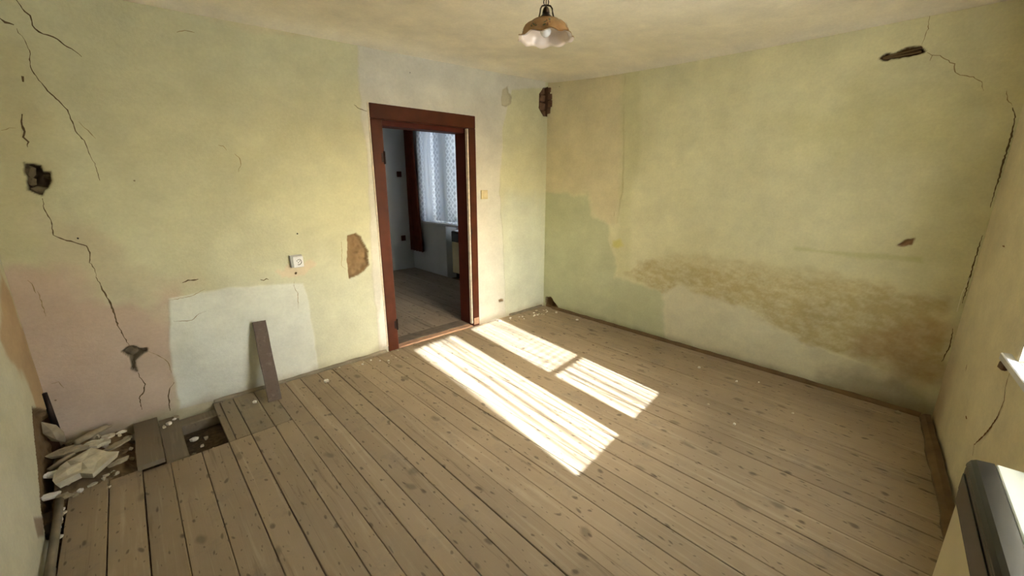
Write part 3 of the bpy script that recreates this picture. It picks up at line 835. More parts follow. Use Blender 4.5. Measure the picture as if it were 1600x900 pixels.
SEAMS = [-0.60, -0.446, -0.301, -0.171, -0.055, 0.083, 0.213, 0.330, 0.459, 0.561, 0.668, 0.775, 0.907, 1.023, 1.157, 1.289, 1.407, 1.535, 1.651, 1.785, 1.925, 2.065, 2.205, 2.330, 2.445, 2.570, 2.685, 2.800, 2.930, 3.060, 3.190, 3.320, 3.460, 3.60]
rb = random.Random(5)
def floorboard(pts, mat, gap=0.0026, dz=0.0, parent=None):
    """one board from its plan outline (counter-clockwise), edges eased, a thin gap left at each seam"""
    bm = bmesh.new()
    z1 = dz + rb.uniform(-0.0015, 0.0015); z0 = z1 - 0.026
    mx = sum(p[0] for p in pts) / len(pts)
    g = [gap * rb.uniform(0.3, 1.0) for _ in (0, 1)]
    pts = [(x + (g[0] if x < mx else -g[1]), y) for x, y in pts]
    n = len(pts)
    lo = [bm.verts.new((x, y, z0)) for x, y in pts]; hi = [bm.verts.new((x, y, z1)) for x, y in pts]
    top = bm.faces.new(hi); bm.faces.new(lo[::-1])
    for i in range(n):
        bm.faces.new((lo[i], lo[(i + 1) % n], hi[(i + 1) % n], hi[i]))
    bmesh.ops.bevel(bm, geom=list(top.edges), offset=0.0022, segments=1, affect='EDGES')
    return from_bm('floorboard', bm, mat, parent or floor)
for a, b in zip(SEAMS, SEAMS[1:]):
    ya, yb = yc(a) + 0.004, yc(b) + 0.004
    if a < -0.18: end = {-0.60: 2.20, -0.446: 2.76, -0.301: 2.735}[a]
    elif a < 0.56: end = 2.692 if a > -0.1 else 2.70
    else: end = YA - 0.004
    if a == -0.60: pts = [(b, 1.56), (b, end), (xd(end) + 0.004, end)]
    elif a == -0.446: pts = [(xd(-0.6) + 0.006, -0.60), (b, yb), (b, end), (a, end), (a, 1.56)]
    else: pts = [(a, ya), (b, yb), (b, end), (a, end)]
    floorboard(pts, M['board'])
for a, b in ((0.213, 0.252), (0.252, 0.330), (0.330, 0.459), (0.459, 0.561)):
    floorboard([(a, 2.696), (b, 2.696), (b, YA - 0.004), (a, YA - 0.004)], M['board_short'])
# joists seen in the gap
for y in (3.20, 2.645):
    box('joist', (-0.54, y - 0.05, -0.10), (3.55, y + 0.05, -0.029), M['board_grey'], floor, 0.006)

# ------------------------------------------------------------------ skirting strips
def strip(name, pts, w, hgt, mat, seed, closed=False):
    """rounded worn strip following plan points; w out from the wall, hgt up"""
    rnd = random.Random(seed)
    bm = bmesh.new()
    rings = []
    for i, (x, y, nx, ny) in enumerate(pts):
        k = 1 + rnd.uniform(-.12, .12)
        prof = [(0.0, 0.0), (w * k, 0.0), (w * k, hgt * .45), (w * .55, hgt * k * .92), (0.0, hgt * k)]
        rings.append([bm.verts.new((x + nx * a, y + ny * a, b)) for a, b in prof])
    for r0, r1 in zip(rings, rings[1:]):
        for k in range(4):
            bm.faces.new((r0[k], r0[k + 1], r1[k + 1], r1[k]))
    bm.faces.new(rings[0]); bm.faces.new(rings[-1][::-1])
    o = from_bm(name, bm, mat)
    tag(o, kind='structure')
    return o
strip('baseboard_back', [(x, YA - 0.002, 0, -1) for x in np.linspace(0.225, 1.51, 24)], 0.022, 0.024, M['base_trim_grey'], 1)
strip('baseboard_back', [(x, YA - 0.002, 0, -1) for x in np.linspace(3.02, 3.56, 10)], 0.018, 0.020, M['base_trim_grey'], 2)
strip('baseboard_right', [(XB - 0.002, y, -1, 0) for y in np.linspace(3.14, -0.08, 46)], 0.026, 0.028, M['base_trim_brown'], 3)
# the window wall's board has come loose: it stands a little off the wall
cb = []
for u in np.linspace(0.03, 1.75, 24):
    p = BC + UC * u + NC * 0.012
    cb.append((p[0], p[1], NC[0], NC[1]))
strip('baseboard_front', cb, 0.05, 0.045, M['base_trim_brown'], 4)
tag(tube('baseboard_left', [(xd(y) + 0.03, y, 0.030 + 0.004 * math.sin(y * 7)) for y in np.linspace(2.66, 1.2, 12)], 0.016, M['base_trim_grey'], None, 6), kind='structure')

# ------------------------------------------------------------------ door frame
door = tag(empty('door_1', (2.055, YA, 0)), kind='structure')
door.location = (0, 0, 0)
DX0, DX1 = 1.533, 2.578
def part_box(name, lo, hi, mat, parent, bevel=0.004):
    return box(name, lo, hi, mat, parent, bevel)
YF = YA - 0.016
YBK = YA + 0.206
part_box('casing', (DX0, YF, 0.0), (DX0 + 0.098, YA + 0.05, 1.975), M['brown'], door)
part_box('casing', (DX1 - 0.078, YF, 0.0), (DX1, YA + 0.03, 1.975), M['brown'], door)
part_box('casing', (DX0, YF, 1.976), (DX1, YA + 0.05, 2.088), M['brown'], door)
# lining through the thickness of the wall
part_box('jamb', (DX0 + 0.02, YA + 0.051, 0.0), (DX0 + 0.080, YBK, 1.99), M['brown_dark'], door)
part_box('jamb', (DX1 - 0.086, YA + 0.031, 0.0), (DX1 - 0.03, YBK, 1.99), M['brown_dark'], door)
part_box('head_lining', (DX0 + 0.081, YA + 0.051, 1.935), (DX1 - 0.087, YBK, 1.99), M['brown_dark'], door)
# edges rubbed down to bare white
part_box('bare_edge', (DX1 - 0.094, YA - 0.006, 0.03), (DX1 - 0.0785, YA + 0.028, 1.972), M['chip'], door, 0.003)
part_box('bare_edge', (DX0 - 0.012, YA - 0.012, 0.05), (DX0 - 0.0005, YA - 0.003, 2.09), M['chip'], door, 0.002)
part_box('bare_edge', (DX0 + 0.0985, YA + 0.012, 0.04), (DX0 + 0.104, YA + 0.045, 1.96), M['chip'], door, 0.0015)
tag(part_box('threshold', (DX0 + 0.099, YA + 0.05, 0.004), (DX1 - 0.087, YBK, 0.022), M['threshold'], door), 'dark worn threshold board')
tag(part_box('sill_strip', (DX0 + 0.099, YA - 0.022, 0.003), (DX1 - 0.095, YA + 0.049, 0.020), M['pinkwood'], door), 'worn pinkish wooden strip')
for z in (1.68, 0.24):
    hg = tube('hinge', [(DX0 + 0.094, YF - 0.006, z - 0.05), (DX0 + 0.094, YF - 0.006, z + 0.05)], 0.009, M['iron'], door, 8)
    box('hinge_leaf', (DX0 + 0.070, YF - 0.004, z - 0.035), (DX0 + 0.092, YF - 0.0005, z + 0.035), M['iron'], hg)
box('latch_plate', (DX1 - 0.078, YF - 0.003, 0.98), (DX1 - 0.070, YF - 0.0005, 1.03), M['iron'], door)
box('bare_patch', (DX1 - 0.074, YF - 0.002, 0.02), (DX1 - 0.01, YF - 0.0003, 0.09), M['pinkwood'], door)

# ------------------------------------------------------------------ window in the window wall (outside the frame of view, it lets the sun in)
win = tag(empty('window_1', (BC[0], BC[1], 0), A7), kind='structure')
# local frame: -x runs along the wall away from the corner, +y points into the room
def wbox(name, u0, u1, d0, d1, z0, z1, mat, parent=None, bevel=0.004):
    return box(name, (-u1, -d1, z0), (-u0, -d0, z1), mat, parent or win, bevel)
GD0, GD1 = 0.135, 0.185
wbox('window_frame', WIN_U0, WIN_U1, GD0, GD1 + 0.02, WIN_Z0, 0.895, M['window_wood'])
wbox('window_frame', WIN_U0, WIN_U1, GD0, GD1 + 0.02, 2.082, WIN_Z1, M['window_wood'])
wbox('window_frame', WIN_U0, 1.152, GD0, GD1 + 0.02, 0.896, 2.081, M['window_wood'])
wbox('window_frame', 2.345, WIN_U1, GD0, GD1 + 0.02, 0.896, 2.081, M['window_wood'])
wbox('mullion', 1.635, 1.850, GD0, GD1 + 0.02, 0.896, 2.081, M['window_wood'])
wbox('transom', 1.153, 1.634, GD0 + 0.01, GD1, 1.335, 1.362, M['window_wood'])
wbox('pane', 1.153, 1.634, 0.158, 0.162, 0.896, 2.081, M['glass'], bevel=0)
wbox('pane', 1.851, 2.344, 0.158, 0.162, 0.896, 2.081, M['glass'], bevel=0)

def cloth(name, mat, parent, width, height, to_world, folds, amp, seed, nx=90, ny=12, gather=1.0):
    rnd = random.Random(seed)
    ph = [rnd.uniform(0, 6.28) for _ in range(3)]
    bm = bmesh.new(); uvl = bm.loops.layers.uv.new('UVMap')
    grid = []
    for j in range(ny + 1):
        row = []
        for i in range(nx + 1):
            s = i / nx; t = j / ny
            w = amp * (math.sin(s * folds * 6.283 + ph[0]) + 0.45 * math.sin(s * folds * 2.3 * 6.283 + ph[1] + t) + 0.3 * math.sin(s * folds * .6 * 6.283 + ph[2] - t * 1.5)) * (0.6 + 0.4 * (1 - t))
            row.append((bm.verts.new(to_world(s * width, t * height, w)), (s * width, t * height)))
        grid.append(row)
    for j in range(ny):
        for i in range(nx):
            cs = [grid[j][i], grid[j][i + 1], grid[j + 1][i + 1], grid[j + 1][i]]
            f = bm.faces.new([c[0] for c in cs])
            for lp, c in zip(f.loops, cs): lp[uvl].uv = c[1]
    return from_bm(name, bm, mat, parent, True)
for (u0, u1, mt, lb) in ((1.152, 1.66, 'lace_net', 'sheer net curtain over the window pane next to the long green wall'), (1.83, 2.37, 'lace_fold', 'sheer net curtain in fine folds over the window pane above the heater')):
    c = cloth('net_curtain', M[mt], None, u1 - u0, 1.24, lambda s, t, w, u0=u0: wall_c(u0 + s, -0.085 + w, 0.84 + t), 9, 0.006, int(u0 * 10), 120, 8)
    tag(c, lb, 'curtain')
tag(tube('curtain_rod', [wall_c(1.152, -0.085, 2.095), wall_c(2.38, -0.085, 2.095)], 0.010, M['brass'], None, 10), 'thin metal rod holding the net curtains', 'curtain rod')

# inner window board, its corner broken
sb = tag(empty('window_sill', (BC[0], BC[1], 0), A7), 'white painted window board with a broken brown corner above the heater', 'window sill')
box('sill_top', (-2.42, -0.004, 0.780), (-1.045, 0.030, 0.812), M['sill'], sb, 0.004)
bm = bmesh.new()
add_box(bm, (-1.085, 0.0, 0.745), (-1.042, 0.027, 0.7795), 0.005, 0.006, random.Random(2))
from_bm('broken_corner', bm, M['sill_brown'], sb)
box('sill_board', (-2.38, -0.13, 0.8005), (-1.152, -0.005, 0.812), M['sill'], sb, 0.002)

# ------------------------------------------------------------------ gas heater
def make_heater(loc, rz, label):
    """wall heater: cream case, black louvred band at the upper front, black glossy nosing, pale lid"""
    t = empty('gas_heater', loc, rz)
    tag(t, label, 'heater')
    w, d, hgt = 0.66, 0.198, 0.69
    y0 = 0.015
    box('case', (-w, y0, 0.09), (0, d - 0.004, 0.535), M['cream_enamel'], t, 0.008)
    box('case_upper', (-w + 0.004, y0, 0.537), (-0.004, d - 0.03, hgt - 0.013), M['cream_enamel'], t, 0.003)
    g = box('grille', (-w, d - 0.028, 0.537), (0, d, hgt - 0.03), M['black_enamel'], t, 0.004)
    # rounded nosing along the upper front edge
    bm = bmesh.new()
    prof = [(d, hgt - 0.029), (d, hgt - 0.022), (d - 0.006, hgt - 0.008), (d - 0.016, hgt - 0.001), (d - 0.052, hgt + 0.003), (d - 0.052, hgt - 0.012), (d - 0.028, hgt - 0.029)]
    ra = [bm.verts.new((0, a, b)) for a, b in prof]; rb_ = [bm.verts.new((-w, a, b)) for a, b in prof]
    for i in range(len(prof)):
        j = (i + 1) % len(prof)
        bm.faces.new((ra[i], ra[j], rb_[j], rb_[i]))
    bm.faces.new(ra[::-1]); bm.faces.new(rb_)
    from_bm('nosing', bm, M['black_enamel'], t)
    box('lid', (-w, y0, hgt - 0.012), (0, d - 0.055, hgt + 0.004), M['white_enamel'], t, 0.003)
    box('louvre', (-w + 0.012, d + 0.0005, 0.585), (-0.012, d + 0.003, 0.640), M['black_enamel'], g, 0.0015)
    for x in (-w + 0.06, -0.06):
        box('foot', (x - 0.02, y0 + 0.03, 0.0), (x + 0.02, d - 0.04, 0.089), M['iron'], t, 0.003)
    kn = tube('gas_pipe', [(-w + 0.10, y0 + 0.02, 0.0), (-w + 0.10, y0 + 0.02, 0.089)], 0.010, M['iron'], t, 8)
    return t
hp = BC + UC * 1.856
make_heater((hp[0], hp[1], 0.0), R(5.0), 'cream gas heater with a black louvred band and pale lid under the white window board')

# ------------------------------------------------------------------ things on the walls
sk = tag(empty('wall_socket', (AD[0] + 1.420, YA - 0.004, 0.922)), 'white square power socket on a grey base on the door wall', 'socket')
box('base_plate', (-0.044, -0.022, -0.045), (0.040, 0.003, 0.045), M['grey_plastic'], sk, 0.004)
fp = box('face_plate', (-0.030, -0.034, -0.046), (0.042, -0.0225, 0.036), M['white_plastic'], sk, 0.004)
tube('ring', [(0.006 + 0.021 * math.cos(a), -0.0345, -0.005 + 0.021 * math.sin(a)) for a in np.linspace(-1.9, 1.2, 12)], 0.0022, M['hole'], fp, 6)
for (a, b) in ((-0.003, 0.004), (0.006, 0.012), (0.015, 0.000), (0.005, -0.010)):
    bm = bmesh.new(); add_tube(bm, [(a, -0.0352, b), (a, -0.0335, b)], 0.0034, 8); from_bm('pin_hole', bm, M['hole'], fp)
sw = tag(empty('light_switch', (AD[0] + 3.228, YA - 0.004, 1.362)), 'yellowed square light switch beside the brown door frame', 'switch')
box('base_plate', (-0.042, -0.016, -0.044), (0.042, 0.003, 0.044), M['cream_plastic'], sw, 0.004)
box('rocker', (-0.027, -0.024, -0.028), (0.027, -0.0165, 0.028), M['cream_plastic'], sw, 0.003)
# nail hole below the socket
stone('wall_plug', wall_back, (AD[0] + 1.407, YA - 0.001, 0.828), 0.009, M['crack'], 3, (1, .3, 1.2))
for i, (u, z) in enumerate([(0.982, 1.487), (0.66, 1.81), (0.335, 1.19), (1.455, 1.12), (2.47, 2.36), (2.90, 2.33), (2.0, 2.42)]):
    stone('nail_hole', wall_back, (AD[0] + u, YA - 0.0006 + 0.002, z), 0.006, M['hole'], i + 5, (1, .5, 1))

# ------------------------------------------------------------------ pendant lamp
LX, LY, LZ = 1.54, 1.43, 2.128
lamp = tag(empty('pendant_lamp', (LX, LY, LZ)), 'pendant lamp with a ruffled amber glass shade hanging on a chain', 'lamp')
def ruffle(amt0):
    def f(r, z, a, j):
        k = amt0[j]
        s = math.cos(9 * a)
        return r * (1 + 0.034 * k * s), z + 0.0045 * k * math.cos(9 * a + 1.3)
    return f
prof = [(0.030, 0.075), (0.048, 0.073), (0.062, 0.068), (0.072, 0.060), (0.084, 0.055), (0.096, 0.045), (0.104, 0.031), (0.107, 0.016), (0.110, 0.006), (0.118, 0.000), (0.127, -0.001)]
am = [0, 0, .05, .1, .2, .3, .45, .6, .8, 1.0, 1.1]
sh = lathe('shade', prof, M['shade'], lamp, 72, ruffle(am))
iprof = [(r - 0.004 if i < 10 else r - 0.001, z - 0.003) for i, (r, z) in enumerate(prof)]
inn = lathe('inner_glass', iprof, M['shade_inner'], sh, 72, ruffle(am))
DZ = -0.028
bb = lathe('bulb', [(r, z + DZ) for r, z in ((0.001, 0.032), (0.012, 0.034), (0.021, 0.042), (0.025, 0.053), (0.022, 0.065), (0.015, 0.077), (0.012, 0.086), (0.012, 0.098))], M['bulb'], lamp, 20)
lathe('gallery', [(r, z + DZ) for r, z in ((0.001, 0.128), (0.016, 0.126), (0.020, 0.118), (0.032, 0.110), (0.040, 0.1045), (0.040, 0.100), (0.012, 0.099))], M['brass'], lamp, 28)
lathe('lamp_holder', [(r, z + DZ) for r, z in ((0.001, 0.152), (0.010, 0.150), (0.014, 0.142), (0.017, 0.128), (0.001, 0.127))], M['brass'], lamp, 20)
for k in range(3):
    a = k * 2.094 + 0.85
    pts = [(r * math.cos(a), r * math.sin(a), z + DZ) for r, z in ((0.038, 0.104), (0.033, 0.122), (0.030, 0.140), (0.022, 0.152), (0.010, 0.157), (0.002, 0.158))]
    tube('arm', pts, 0.0035, M['brass'], lamp, 6)
cz = ceil_z(LX, LY) - LZ
nl = 6; z = 0.156 + DZ
k = 0
while z < cz - 0.045:
    R0 = 0.0125
    pts = []
    for q_ in range(16):
        a = 2 * math.pi * q_ / 16
        x_ = 0.011 * math.cos(a); z_ = z + 0.0155 + 0.0145 * math.sin(a)
        rot = -0.75 if k % 2 == 0 else 0.82
        pts.append((x_ * math.cos(rot), x_ * math.sin(rot), z_))
    tube('chain_link', pts, 0.0026, M['brass'], lamp, 6, closed=True)
    z += 0.0235; k += 1
tube('cord', [(0.0, 0.0, 0.120), (0.001, 0.001, 0.156 + 0.03), (0, 0, cz)], 0.0028, M['cord'], lamp, 6)
lathe('ceiling_rose', [(0.001, cz - 0.055), (0.020, cz - 0.052), (0.040, cz - 0.030), (0.052, cz - 0.002), (0.052, cz + 0.004)], M['brass'], lamp, 28)
# printed sprays of leaves and a flower on the glass
def on_shade(ang, t):
    i = min(int(t), len(prof) - 2); f_ = t - i
    r = prof[i][0] * (1 - f_) + prof[i + 1][0] * f_; z = prof[i][1] * (1 - f_) + prof[i + 1][1] * f_
    r = (r + 0.0016) * (1 + 0.034 * 0.25 * math.cos(9 * ang))
    return Vector((r * math.cos(ang), r * math.sin(ang), z))
for ci, ca in enumerate((-0.79 - 1.57 - 0.55 + 0.0, -0.79 - 0.55, -0.79 + 0.65, 0.9, 2.2, -2.35)):
    for q_ in range(7):
        rn = random.Random(ci * 10 + q_)
        a = ca + rn.uniform(-.13, .13); t = 5.9 + rn.uniform(-0.9, 0.9)
        c0 = on_shade(a, t); ex = (on_shade(a + .05, t) - c0).normalized(); ey = (on_shade(a, t - .5) - c0).normalized()
        th = rn.uniform(0, 3.14); la, lb = rn.uniform(.005, .009), rn.uniform(.0025, .004)
        d1 = ex * math.cos(th) + ey * math.sin(th); d2 = ey * math.cos(th) - ex * math.sin(th)
        nrm = ex.cross(ey).normalized(); nrm = nrm if nrm.dot(Vector((c0.x, c0.y, .02))) > 0 else -nrm
        bm = bmesh.new()
        vs = [bm.verts.new(c0 + nrm * .0012 + d1 * la * math.cos(w) + d2 * lb * math.sin(w)) for w in np.linspace(0, 6.283, 9)[:-1]]
        cv = bm.verts.new(c0 + nrm * .0018)
        for i in range(8): bm.faces.new((cv, vs[i], vs[(i + 1) % 8]))
        from_bm('leaf_print', bm, M['print_green'] if q_ % 3 else M['print_brown'], sh)

# ------------------------------------------------------------------ loose boards
def plank(name, length, width, thick, mat, seed):
    rnd = random.Random(seed)
    bm = bmesh.new()
    nx = 6
    rows = []
    for i in range(nx + 1):
        y = -length / 2 + length * i / nx
        e = rnd.uniform(-.0025, .0025); t = rnd.uniform(-.001, .001)
        rows.append([bm.verts.new(p) for p in ((-width / 2 + e, y, 0), (width / 2 + e, y, 0), (width / 2 + e * .5, y, thick + t), (-width / 2 + e * .5, y, thick + t))])
    for a, b in zip(rows, rows[1:]):
        for k in range(4): bm.faces.new((a[k], a[(k + 1) % 4], b[(k + 1) % 4], b[k]))
    bm.faces.new(rows[0][::-1]); bm.faces.new(rows[-1])
    return from_bm(name, bm, mat)
def place(o, p_low, p_high, roll_up=(0, 0, 1)):
    """lay the plank so its long axis runs from p_low to p_high"""
    a, b = Vector(p_low), Vector(p_high)
    ydir = (b - a).normalized(); up = Vector(roll_up)
    xdir = ydir.cross(up).normalized(); zdir = xdir.cross(ydir).normalized()
    o.matrix_world = Matrix.Translation((a + b) / 2) @ Matrix((xdir, ydir, zdir)).transposed().to_4x4()
# leaning plank
p0 = Vector((0.541, 3.026, 0.004)); p1 = Vector((0.563, YA - 0.022, 0.520))
L = (p1 - p0).length
lp = plank('wooden_plank', L, 0.082, 0.022, M['plank_dark'], 3)
place(lp, p0, p1, (0, -1, 0.2))
tag(lp, 'dark weathered plank leaning upright against the pale wall', 'plank')
b1 = plank('loose_floorboard', 0.60, 0.112, 0.026, M['board_grey'], 4)
place(b1, (-0.128, 2.672, 0.030), (-0.135, 3.262, 0.003))
tag(b1, 'loose grey floorboard with its near end propped up on the boards beside the rubble', 'plank')
b2 = plank('loose_floorboard', 0.565, 0.098, 0.026, M['board_grey'], 6)
place(b2, (-0.022, 2.700, -0.024), (-0.026, 3.262, -0.026))
tag(b2, 'loose grey floorboard lying in the floor gap beside the open hole', 'plank')

# ------------------------------------------------------------------ rubble in the corner
sx = np.linspace(-0.515, -0.185, 60); sy = np.linspace(2.56, 3.29, 100)
SX, SY = np.meshgrid(sx, sy)
hgt_ = 0.055 * np.exp(-((SX + 0.46) / 0.15) ** 2 - ((SY - 3.02) / 0.24) ** 2) + 0.03 * fbm(SX, SY, 14, 4, 81.0) + 0.012 * fbm(SX, SY, 55, 3, 82.0)
fade = sstep(2.60, 2.78, SY + 0.04 * fbm(SX, SY, 12, 3, 84.0) + 0.14 * sstep(-0.42, -0.50, SX)) * sstep(-0.19, -0.26, SX)
SZ = -0.024 * 1 + (hgt_ + 0.022) * fade - 0.03 * (1 - fade)
leftw = xd(SY) + 0.003
SXc = np.maximum(SX, leftw)
idx = np.arange(SX.size).reshape(SX.shape)
q = np.stack([idx[:-1, :-1], idx[:-1, 1:], idx[1:, 1:], idx[1:, :-1]], -1).reshape(-1, 4)
soil_h = SZ
so = link('rubble_soil', raw_mesh('rubble_soil', np.stack([SXc, SY, SZ], -1).reshape(-1, 3), q), M['rubble'])
tag(so, 'heap of brown soil and crumbled mortar where floorboards are missing', 'rubble', kind='stuff')
def soil_under(x, y, r):
    return max([soil_at(x + r * .7 * math.cos(a), y + r * .7 * math.sin(a)) for a in np.linspace(0, 6.28, 9)] + [soil_at(x, y)])
def soil_at(x, y):
    if x < -0.185 and y > 2.56:
        i = min(max(int(round((y - 2.56) / 0.73 * 99)), 0), 99); j = min(max(int(round((x + 0.515) / 0.330 * 59)), 0), 59)
        v = float(soil_h[i, j])
        return v if y > 2.74 else max(v, 0.0)
    return 0.0

def chunk(name, loc, size, thick, mat, seed, tilt=(0, 0), rz=0.0, asp=1.0, n=11):
    rnd = random.Random(seed)
    bm = bmesh.new()
    ang = [2 * math.pi * (i + rnd.uniform(-.3, .3)) / n for i in range(n)]
    rad = [size * rnd.uniform(.6, 1.15) for _ in range(n)]
    lo = [bm.verts.new((r * math.cos(a) * rnd.uniform(.82, .98), r * math.sin(a) * asp * rnd.uniform(.82, .98), 0)) for r, a in zip(rad, ang)]
    hi = [bm.verts.new((r * math.cos(a), r * math.sin(a) * asp, thick * rnd.uniform(.75, 1.05))) for r, a in zip(rad, ang)]
    for i in range(n):
        bm.faces.new((lo[i], lo[(i + 1) % n], hi[(i + 1) % n], hi[i]))
    ct = bm.verts.new((0, 0, thick * 1.12)); cbm = bm.verts.new((0, 0, -.001))
    md = [bm.verts.new((r * .55 * math.cos(a), r * .55 * math.sin(a) * asp, thick * rnd.uniform(.7, 1.3))) for r, a in zip(rad, ang)]
    for i in range(n):
        j = (i + 1) % n
        bm.faces.new((hi[i], hi[j], md[j], md[i])); bm.faces.new((md[i], md[j], ct)); bm.faces.new((lo[j], lo[i], cbm))
    o = from_bm(name, bm, mat)
    o.location = loc; o.rotation_euler = (tilt[0], tilt[1], rz)
    return o
CH = [ # x, y, lift, size, thickness, aspect, rz, tilt, material, label
 (-0.385, 2.845, 0.012, 0.128, 0.036, 0.95, 0.3, (0.08, -0.05), 'plaster_bit', 'largest flat slab of fallen cream plaster at the front of the rubble'),
 (-0.455, 3.055, 0.010, 0.092, 0.022, 0.50, 0.25, (0.05, 0.10), 'plaster_bit2', 'long flat plaster piece lying behind the large slab'),
 (-0.345, 3.085, 0.004, 0.062, 0.022, 0.62, -0.2, (0.1, 0.0), 'plaster_bit', 'oval pale plaster lump just behind the large slab'),
 (-0.268, 3.035, 0.002, 0.075, 0.014, 0.34, 0.45, (0.0, -0.06), 'plaster_bit2', 'narrow pale plaster sliver pointing at the loose floorboards'),
 (-0.368, 3.175, 0.006, 0.028, 0.040, 0.75, 0.9, (0.5, 0.2), 'plaster_bit2', 'small grey mortar lump standing on edge in the rubble'),
 (-0.300, 3.200, 0.004, 0.038, 0.014, 0.60, 0.3, (0.0, 0.1), 'plaster_bit', 'thin pale flake against the wall behind the rubble'),
 (-0.505, 2.868, 0.020, 0.040, 0.014, 0.62, 0.8, (0.35, 0.25), 'white_bit', 'white tilted flake leaning on the large slab'),
 (-0.500, 2.735, 0.004, 0.046, 0.012, 0.55, 0.4, (0.15, 0.1), 'white_bit', 'bright white flake lowest in the rubble by the left wall'),
 (-0.455, 2.700, 0.003, 0.034, 0.012, 0.60, -0.3, (0.1, 0.0), 'plaster_bit2', 'dusty flake beside the white flakes by the left wall'),
 (-0.262, 2.840, 0.010, 0.046, 0.016, 0.40, 0.4, (0.0, 0.0), 'plaster_bit2', 'dusty plaster sliver between the large slab and the loose floorboards'),
 (-0.425, 3.150, 0.004, 0.030, 0.020, 0.8, 0.2, (0.2, 0.1), 'rubble', 'brown clay lump in the middle of the rubble'),
 (-0.360, 2.735, 0.001, 0.022, 0.006, 0.6, 0.5, (0, 0), 'plaster_bit', 'pale flake on the boards in front of the large slab'),
]
for i, (x, y, lf, s, th, asp, rz, tl, mt, lb) in enumerate(CH):
    tag(chunk('plaster_chunk', (x, y, max(0.0 if y < 2.74 else -1, soil_under(x, y, s)) + lf), s, th, M[mt], 100 + i, tl, rz, asp, 13), lb, 'plaster chunk', 'fallen plaster in the corner')
EX = [(-0.225, 3.15, .026, .012, 'plaster_bit2'), (-0.245, 2.95, .030, .012, 'rubble'), (-0.320, 2.985, .024, .012, 'rubble'), (-0.215, 2.905, .020, .010, 'plaster_bit2'), (-0.250, 3.225, .026, .010, 'white_bit'), (-0.46, 3.235, .028, .020, 'plaster_bit2'), (-0.285, 2.765, .022, .010, 'rubble'), (-0.215, 3.03, .018, .008, 'white_bit'), (-0.44, 2.955, .022, .012, 'rubble')]
EXL = {'plaster_bit2': 'small dusty grey plaster fragment lying in the rubble heap', 'rubble': 'small brown clay fragment lying in the rubble heap', 'white_bit': 'small bright white plaster fragment lying in the rubble heap'}
for i, (x, y, s, th, mt) in enumerate(EX):
    tag(chunk('plaster_fragment', (x, y, soil_under(x, y, s) + 0.004), s, th, M[mt], 160 + i, (0.05, 0.05), i * 0.7, 0.6, 9), EXL[mt], 'plaster chunk', {'plaster_bit2': 'dusty fragments in the rubble', 'rubble': 'clay fragments in the rubble', 'white_bit': 'white fragments in the rubble'}[mt])
# broken strips of lath
for i, (a, b, r, lb) in enumerate([((-0.455, 3.175, 0.055), (-0.285, 3.262, 0.060), 0.008, 'thin broken lath lying along the foot of the pinkish wall'),
                                   ((-0.420, 3.085, 0.098), (-0.300, 3.205, 0.090), 0.016, 'short pale stick lying across the rubble'),
                                   ((-0.515, 2.930, 0.062), (-0.425, 3.000, 0.080), 0.013, 'short stick beside the white tilted flake')]):
    tag(tube('broken_lath', [a, ((a[0] + b[0]) / 2, (a[1] + b[1]) / 2 + .004, (a[2] + b[2]) / 2), b], [r, r * 1.1, r * .8], M['plaster_bit2'], None, 6), lb, 'lath')
ps = stone('mortar_lump', None, (0, 0, 0), 0.045, M['plaster_bit2'], 77, (.75, .75, 1.9))
ps.location = (-0.500, 3.185, 0.150); ps.rotation_euler = (0.25, -0.3, 0)
tag(ps, 'tall grey mortar lump upright in the corner behind the rubble', 'mortar')
bt = tube('dark_batten', [(xd(3.2) + 0.012, 3.255, 0.09), (xd(3.2) + 0.006, 3.262, 0.36)], [0.016, 0.013], M['iron'], None, 5)
tag(bt, 'blackened wooden batten stuck in the broken room corner', 'batten')

# crumbs of plaster on the boards
crumb_meshes = []
for k in range(6):
    c = chunk('plaster_crumb', (0, 0, 0), 0.011, 0.007, M[('white_bit', 'plaster_bit', 'plaster_bit2')[k % 3]], 300 + k, n=6)
    crumb_meshes.append(c.data); bpy.data.objects.remove(c)
rc = random.Random(12)
def crumbs(pts, label, group, smin, smax):
    for (x, y) in pts:
        o = bpy.data.objects.new('plaster_crumb', rc.choice(crumb_meshes))
        COL.objects.link(o)
        s = rc.uniform(smin, smax)
        o.scale = (s, s * rc.uniform(.6, 1), s)
        o.rotation_euler = (0, 0, rc.uniform(0, 6.28))
        o.location = (x, y, max(0.0, soil_at(x, y)) + 0.0005)
        tag(o, label, 'plaster crumb', group)
def scatter(n, x0, x1, y0, y1, ok=None):
    out = []
    while len(out) < n:
        p = (rc.uniform(x0, x1), rc.uniform(y0, y1))
        if ok is None or ok(*p): out.append(p)
    return out
crumbs([(0.905, 3.075)], 'single larger white plaster crumb on the boards between leaning plank and doorway', None, 2.2, 2.2)
crumbs([(0.43, 3.10)], 'white crumb on the boards beside the leaning plank', None, 1.7, 1.7)
crumbs(scatter(26, 1.02, 1.62, 3.02, 3.25), 'tiny plaster crumb strewn beside the left foot of the door frame', 'crumbs beside the door frame', 0.4, 1.25)
crumbs(scatter(34, 2.62, 3.50, 3.0, 3.24, lambda x, y: y > 3.30 - (x - 2.4) * .35), 'tiny plaster crumb in the room corner between door and long green wall', 'crumbs in the far corner', 0.5, 1.7)
crumbs([(3.49, 2.99), (3.46, 2.66), (3.44, 2.38)], 'pale crumb on the boards close to the trim of the long green wall', 'crumbs along the right wall', 1.2, 2.2)
